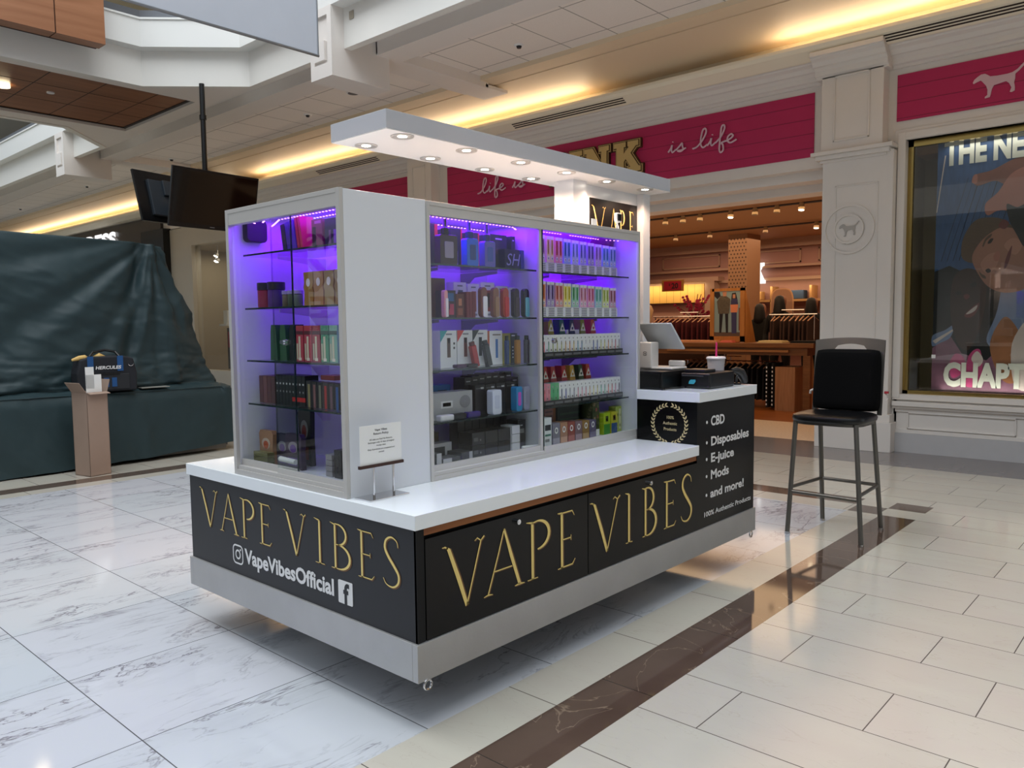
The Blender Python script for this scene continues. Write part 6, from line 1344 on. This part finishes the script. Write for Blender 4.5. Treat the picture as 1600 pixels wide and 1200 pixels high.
a = MB(); a.box(8.9, 9.2, 16.6, 17.0, .4, 3.58); tag(a.build('shop_post', mat('shop_post_dark', (.20, .17, .14), .4)), 'dark post inside the cream shop window', 'post')
a = MB(); a.box(8.4, 8.9, 16.4, 16.9, .45, 1.5, 0); a.box(8.39, 8.4, 16.45, 16.85, 1.0, 1.40, 1); a.box(8.4, 8.8, 16.9, 17.3, 1.55, 1.6, 2); a.box(8.45, 8.7, 16.95, 17.15, 1.6, 1.95, 2)
tag(a.build('window_display', [mat('disp_dark', (.15, .13, .13), .5), mat('disp_red', (.6, .08, .14), .5), paper]), 'small red and white display in the cream shop window', 'display')
light('cream_shop_light', 'AREA', (8.9, 16, 3.5), 36, (1, .86, .66), (0, 0, 0), 1.2, 4)
for i, (x, y, z) in enumerate(((8.3, 17.05, 3.28), (8.3, 16.3, 3.3))):
    t = thing('spotlight_pair', '%s pair of lit spotlights in the cream shop window' % ['left', 'right'][i], 'light', (x, y, 3.6))
    a = MB(); a.cyl((x, y, 3.6), (x, y, z + .1), .015); a.cyl((x, y + .02, z + .12), (x - .04, y + .02, z + .05), .05, .06); a.cyl((x, y - .02, z - .02), (x - .05, y - .02, z - .09), .06, .07); a.build('heads', alu, t)
    a = MB(); a.cyl((x - .042, y + .02, z + .048), (x - .043, y + .02, z + .046), .05); a.cyl((x - .052, y - .02, z - .093), (x - .053, y - .02, z - .095), .06); a.build('bulbs', emis('spot_bulb', (1, .95, .85), 14), t)
ex = MB(); ex.box(7.70, 7.95, 18.9, 38, 3.0, 4.49); struct(ex.build('wall_dark_fascia', mat('dark_bronze', (.24, .21, .19), .3)))
ex = MB(); ex.box(7.6, 8.2, 18.55, 19.9, 0, 4.12); ex.box(7.7, 7.95, 19.9, 38, 0, 3.0); struct(ex.build('wall_dark_portal', mat('dark_portal', (.05, .045, .045), .2)))
ex = MB(); ex.box(7.78, 7.95, 18.5, 40, 4.12, 4.62); struct(ex.build('wall_left_upper', trimw))
t = thing('shop_lettering', 'white capital letters EXPRESS on the dark shop fascia', 'sign', (7.7, 23.5, 4.0))
text_mb('EXPRESS', ((7.66, 25.8, 3.90), FY[0], FY[1]), .40, width=4.1, bold=.05).build('letters', emis('sign_white', (1, 1, 1), 1.1), t)
for i, y in enumerate((19.3, 20.2)):
    t = thing('wall_lamp', '%s small glowing lamp on the dark fascia near the portal' % ['right', 'left'][i], 'light', (7.68, y, 3.75)); MB().cyl((7.70, y, 3.75), (7.66, y, 3.75), .05, .07, 12).build('bulb', emis('dim_bulb', (1, .8, .5), 1.5), t)
# far upper level glimpses
a = MB(); a.box(8.3, 8.4, 22, 38, 5.8, 8.5, 0)
for k in range(10): a.box(8.25, 8.3, 22 + k * 1.5, 22.12 + k * 1.5, 5.8, 8.5, 1); a.box(8.27, 8.29, 22.4 + k * 1.5, 23.2 + k * 1.5, 6.2, 8.0, 2)
tag(a.build('upper_shopfront', [mat('up_grey', (.45, .50, .52), .3), mat('up_dark', (.12, .13, .13), .4), mat('up_light', (.70, .82, .84), .3)]), 'grey glazed shopfront on the upper level at far left', 'shopfront')
t = thing('upper_sign', 'white illegible lettering low on the upper level railing', 'sign', (4, 20, 6)); text_mb('nwim', ((3.74, 21.4, 5.60), FY[0], FY[1]), .20, xs=2.4, bold=.02).build('letters', whitep, t)

# ------------------------------------------------------------------ right window poster
t = thing('window_poster', 'large photo poster of laughing young people in the right shop window', 'poster', (8.06, -1, .7))
PX = 8.05; a = MB(); a.box(PX, PX + .02, -3.2, .30, .70, 3.47, 0)
F = ((PX, .30, .70), FY[0], FY[1])      # u to the right, v up; poster 3.5 x 2.77
lay = [0]
def pr(pts, m, n=6, smooth=True):
    lay[0] += 1
    if smooth:
        c = list(pts) + [pts[0]]; pp = bez([pts[-1]] + c + [pts[1]], n)[n:-n]
        pts = pp[:-1] if (Vector(pp[0]) - Vector(pp[-1])).length < 1e-4 else pp
    a.prism([(q_[0] * .6, q_[1]) for q_ in pts], F, .0006 + .00025 * lay[0], m)
pm_ = [mat('ps_blue', (.20, .33, .52), .5, noise_amt=.35, nscale=5, aniso=(1, 6, 1.2)), mat('ps_dark', (.07, .08, .09), .5, noise_amt=.5, nscale=8), mat('ps_skin', (.62, .43, .36), .5, noise_amt=.10, nscale=5), mat('ps_hair', (.36, .28, .22), .5, noise_amt=.5, nscale=22, aniso=(1, 1, 5)),
       mat('ps_brown', (.22, .14, .12), .5, noise_amt=.25, nscale=4), mat('ps_denim', (.45, .52, .66), .5, noise_amt=.3, nscale=6), mat('ps_tie', (.50, .34, .42), .5, noise_amt=.6, nscale=7), mat('ps_orange', (.62, .40, .26), .5, noise_amt=.4, nscale=6), mat('ps_white', (.80, .74, .72), .5), mat('ps_lip', (.42, .20, .20), .5), mat('ps_eye', (.12, .09, .09), .4), mat('ps_hand', (.50, .30, .24), .5, noise_amt=.2, nscale=4), mat('ps_cheek', (.70, .50, .43), .5), mat('ps_finger', (.66, .42, .36), .5), mat('ps_pink', (.70, .25, .45), .5, noise_amt=.4, nscale=9)]
BL, DK2, SKN, HR, BR, DN, TD, OR, WT, LP, EY, HD, CK, FG, PN = range(15)
for k in range(11):   # dark strands in the blue
    x = .10 + k * .10; pr([(x, 1.45), (x + .01, 1.45), (x + .42, 2.35 + .02 * (k % 3)), (x + .415, 2.35)], DK2, smooth=False)
pr([(.0, 2.0), (.015, 2.0), (.14, 2.62), (.12, 2.62)], WT, smooth=False)
pr([(0, 1.34), (.25, 1.40), (.55, 1.30), (.9, 1.15), (1.2, 1.2), (3.5, 1.3), (3.5, 0), (0, 0)], DK2, smooth=False)
pr([(0, .48), (.3, .62), (.5, .42), (.9, .35), (1.2, .55), (3.5, .6), (3.5, 0), (0, 0)], TD, smooth=False)
pr([(0, .62), (.20, .68), (.36, .74), (.30, .60), (.14, .54), (0, .50)], DN); pr([(0, .56), (.36, .70), (.37, .685), (.05, .53)], WT, smooth=False)
pr([(.28, 1.05), (.34, 1.28), (.52, 1.36), (.72, 1.32), (.86, 1.16), (.84, .88), (.74, .62), (.60, .46), (.44, .52), (.32, .74)], BR)     # lower dark face
pr([(.52, .84), (.62, .92), (.76, .98), (.72, .88), (.62, .82)], LP); pr([(.55, .86), (.64, .915), (.73, .955), (.70, .90), (.62, .865)], WT)
pr([(.37, 1.09), (.42, 1.12), (.47, 1.09), (.42, 1.07)], EY); pr([(.60, 1.17), (.66, 1.21), (.71, 1.18), (.66, 1.15)], EY); pr([(.50, 1.06), (.56, 1.08), (.60, 1.05), (.54, 1.02)], LP)
pr([(.90, .55), (1.05, .90), (1.2, 1.5), (1.6, 1.75), (1.6, .9), (1.3, .45)], DN); pr([(.95, .50), (1.10, .78), (1.25, .80), (1.45, .55), (1.4, .15), (1.15, .15)], OR); pr([(1.3, .55), (1.6, .8), (1.6, .1), (1.35, .1)], WT)
pr([(.55, .10), (.62, .40), (.80, .46), (.84, .15), (.70, .05)], PN); pr([(.66, .36), (.75, .45), (.85, .36), (.78, .28)], WT); pr([(.30, .30), (.40, .42), (.55, .36), (.50, .2), (.35, .15)], PN)
# sideways face, crown of hair to the left
pr([(.44, 1.52), (.47, 1.70), (.62, 1.86), (.82, 1.90), (1.10, 1.86), (1.25, 1.72), (1.0, 1.50), (.7, 1.42), (.52, 1.44)], HR)
pr([(.62, 1.46), (.70, 1.60), (.88, 1.72), (1.10, 1.78), (1.4, 1.7), (1.6, 1.45), (1.5, 1.15), (1.2, 1.08), (.92, 1.14), (.74, 1.28)], SKN)
pr([(.76, 1.40), (.88, 1.50), (1.05, 1.50), (1.0, 1.36), (.86, 1.30)], CK); pr([(1.12, 1.58), (1.25, 1.66), (1.40, 1.6), (1.3, 1.48)], CK)
pr([(.78, 1.60), (.83, 1.68), (.92, 1.72), (.91, 1.69), (.84, 1.65), (.80, 1.59)], HR); pr([(.86, 1.62), (.90, 1.665), (.95, 1.665), (.91, 1.62)], EY)
pr([(.74, 1.32), (.78, 1.26), (.85, 1.24), (.84, 1.27), (.79, 1.29)], HR); pr([(.84, 1.33), (.89, 1.35), (.93, 1.32), (.88, 1.30)], EY)
pr([(.96, 1.48), (1.02, 1.53), (1.06, 1.49), (1.04, 1.43), (.98, 1.43)], FG); pr([(1.13, 1.34), (1.16, 1.46), (1.24, 1.58), (1.22, 1.46), (1.17, 1.36)], LP); pr([(1.02, 1.80), (1.10, 1.86), (1.18, 1.82), (1.12, 1.76)], LP)
# pointing hand from the right
pr([(.60, 2.30), (.64, 2.37), (.90, 2.40), (1.3, 2.50), (1.8, 2.5), (1.8, 2.1), (1.2, 2.2), (.95, 2.28), (.68, 2.25)], HD)
pr([(.80, 1.97), (.82, 2.06), (1.0, 2.16), (1.2, 2.34), (1.5, 2.4), (1.8, 2.3), (1.8, 1.7), (1.35, 1.75), (1.2, 1.93), (1.0, 1.96), (.86, 1.92)], FG)
pr([(1.14, 2.02), (1.3, 1.98), (1.5, 2.0), (1.6, 1.7), (1.45, 1.55), (1.3, 1.70), (1.18, 1.86)], DK2)
pr([(.58, 2.29), (.60, 2.36), (.66, 2.37), (.66, 2.28)], FG)
a.build('picture', pm_, t)
merge(text_mb('THE NEW', ((8.035, .225, 3.215), FY[0], FY[1]), .255, width=1.0, bold=.05), text_mb('CHAPTER', ((8.035, .175, .765), FY[0], FY[1]), .245, width=1.07, bold=.05)).build('poster_lettering', mat('poster_letters', (.82, .82, .78), .5), t)
t = tag(MB().box(7.880, 7.884, .225, .265, 1.07, 1.11).build('payment_sticker', paper), 'tiny white sticker low on the left side of the right shop window', 'sticker')
MB().cyl((7.98, .02, 1.0), (7.98, .02, 1.001), .001).build('x', paper) if False else None
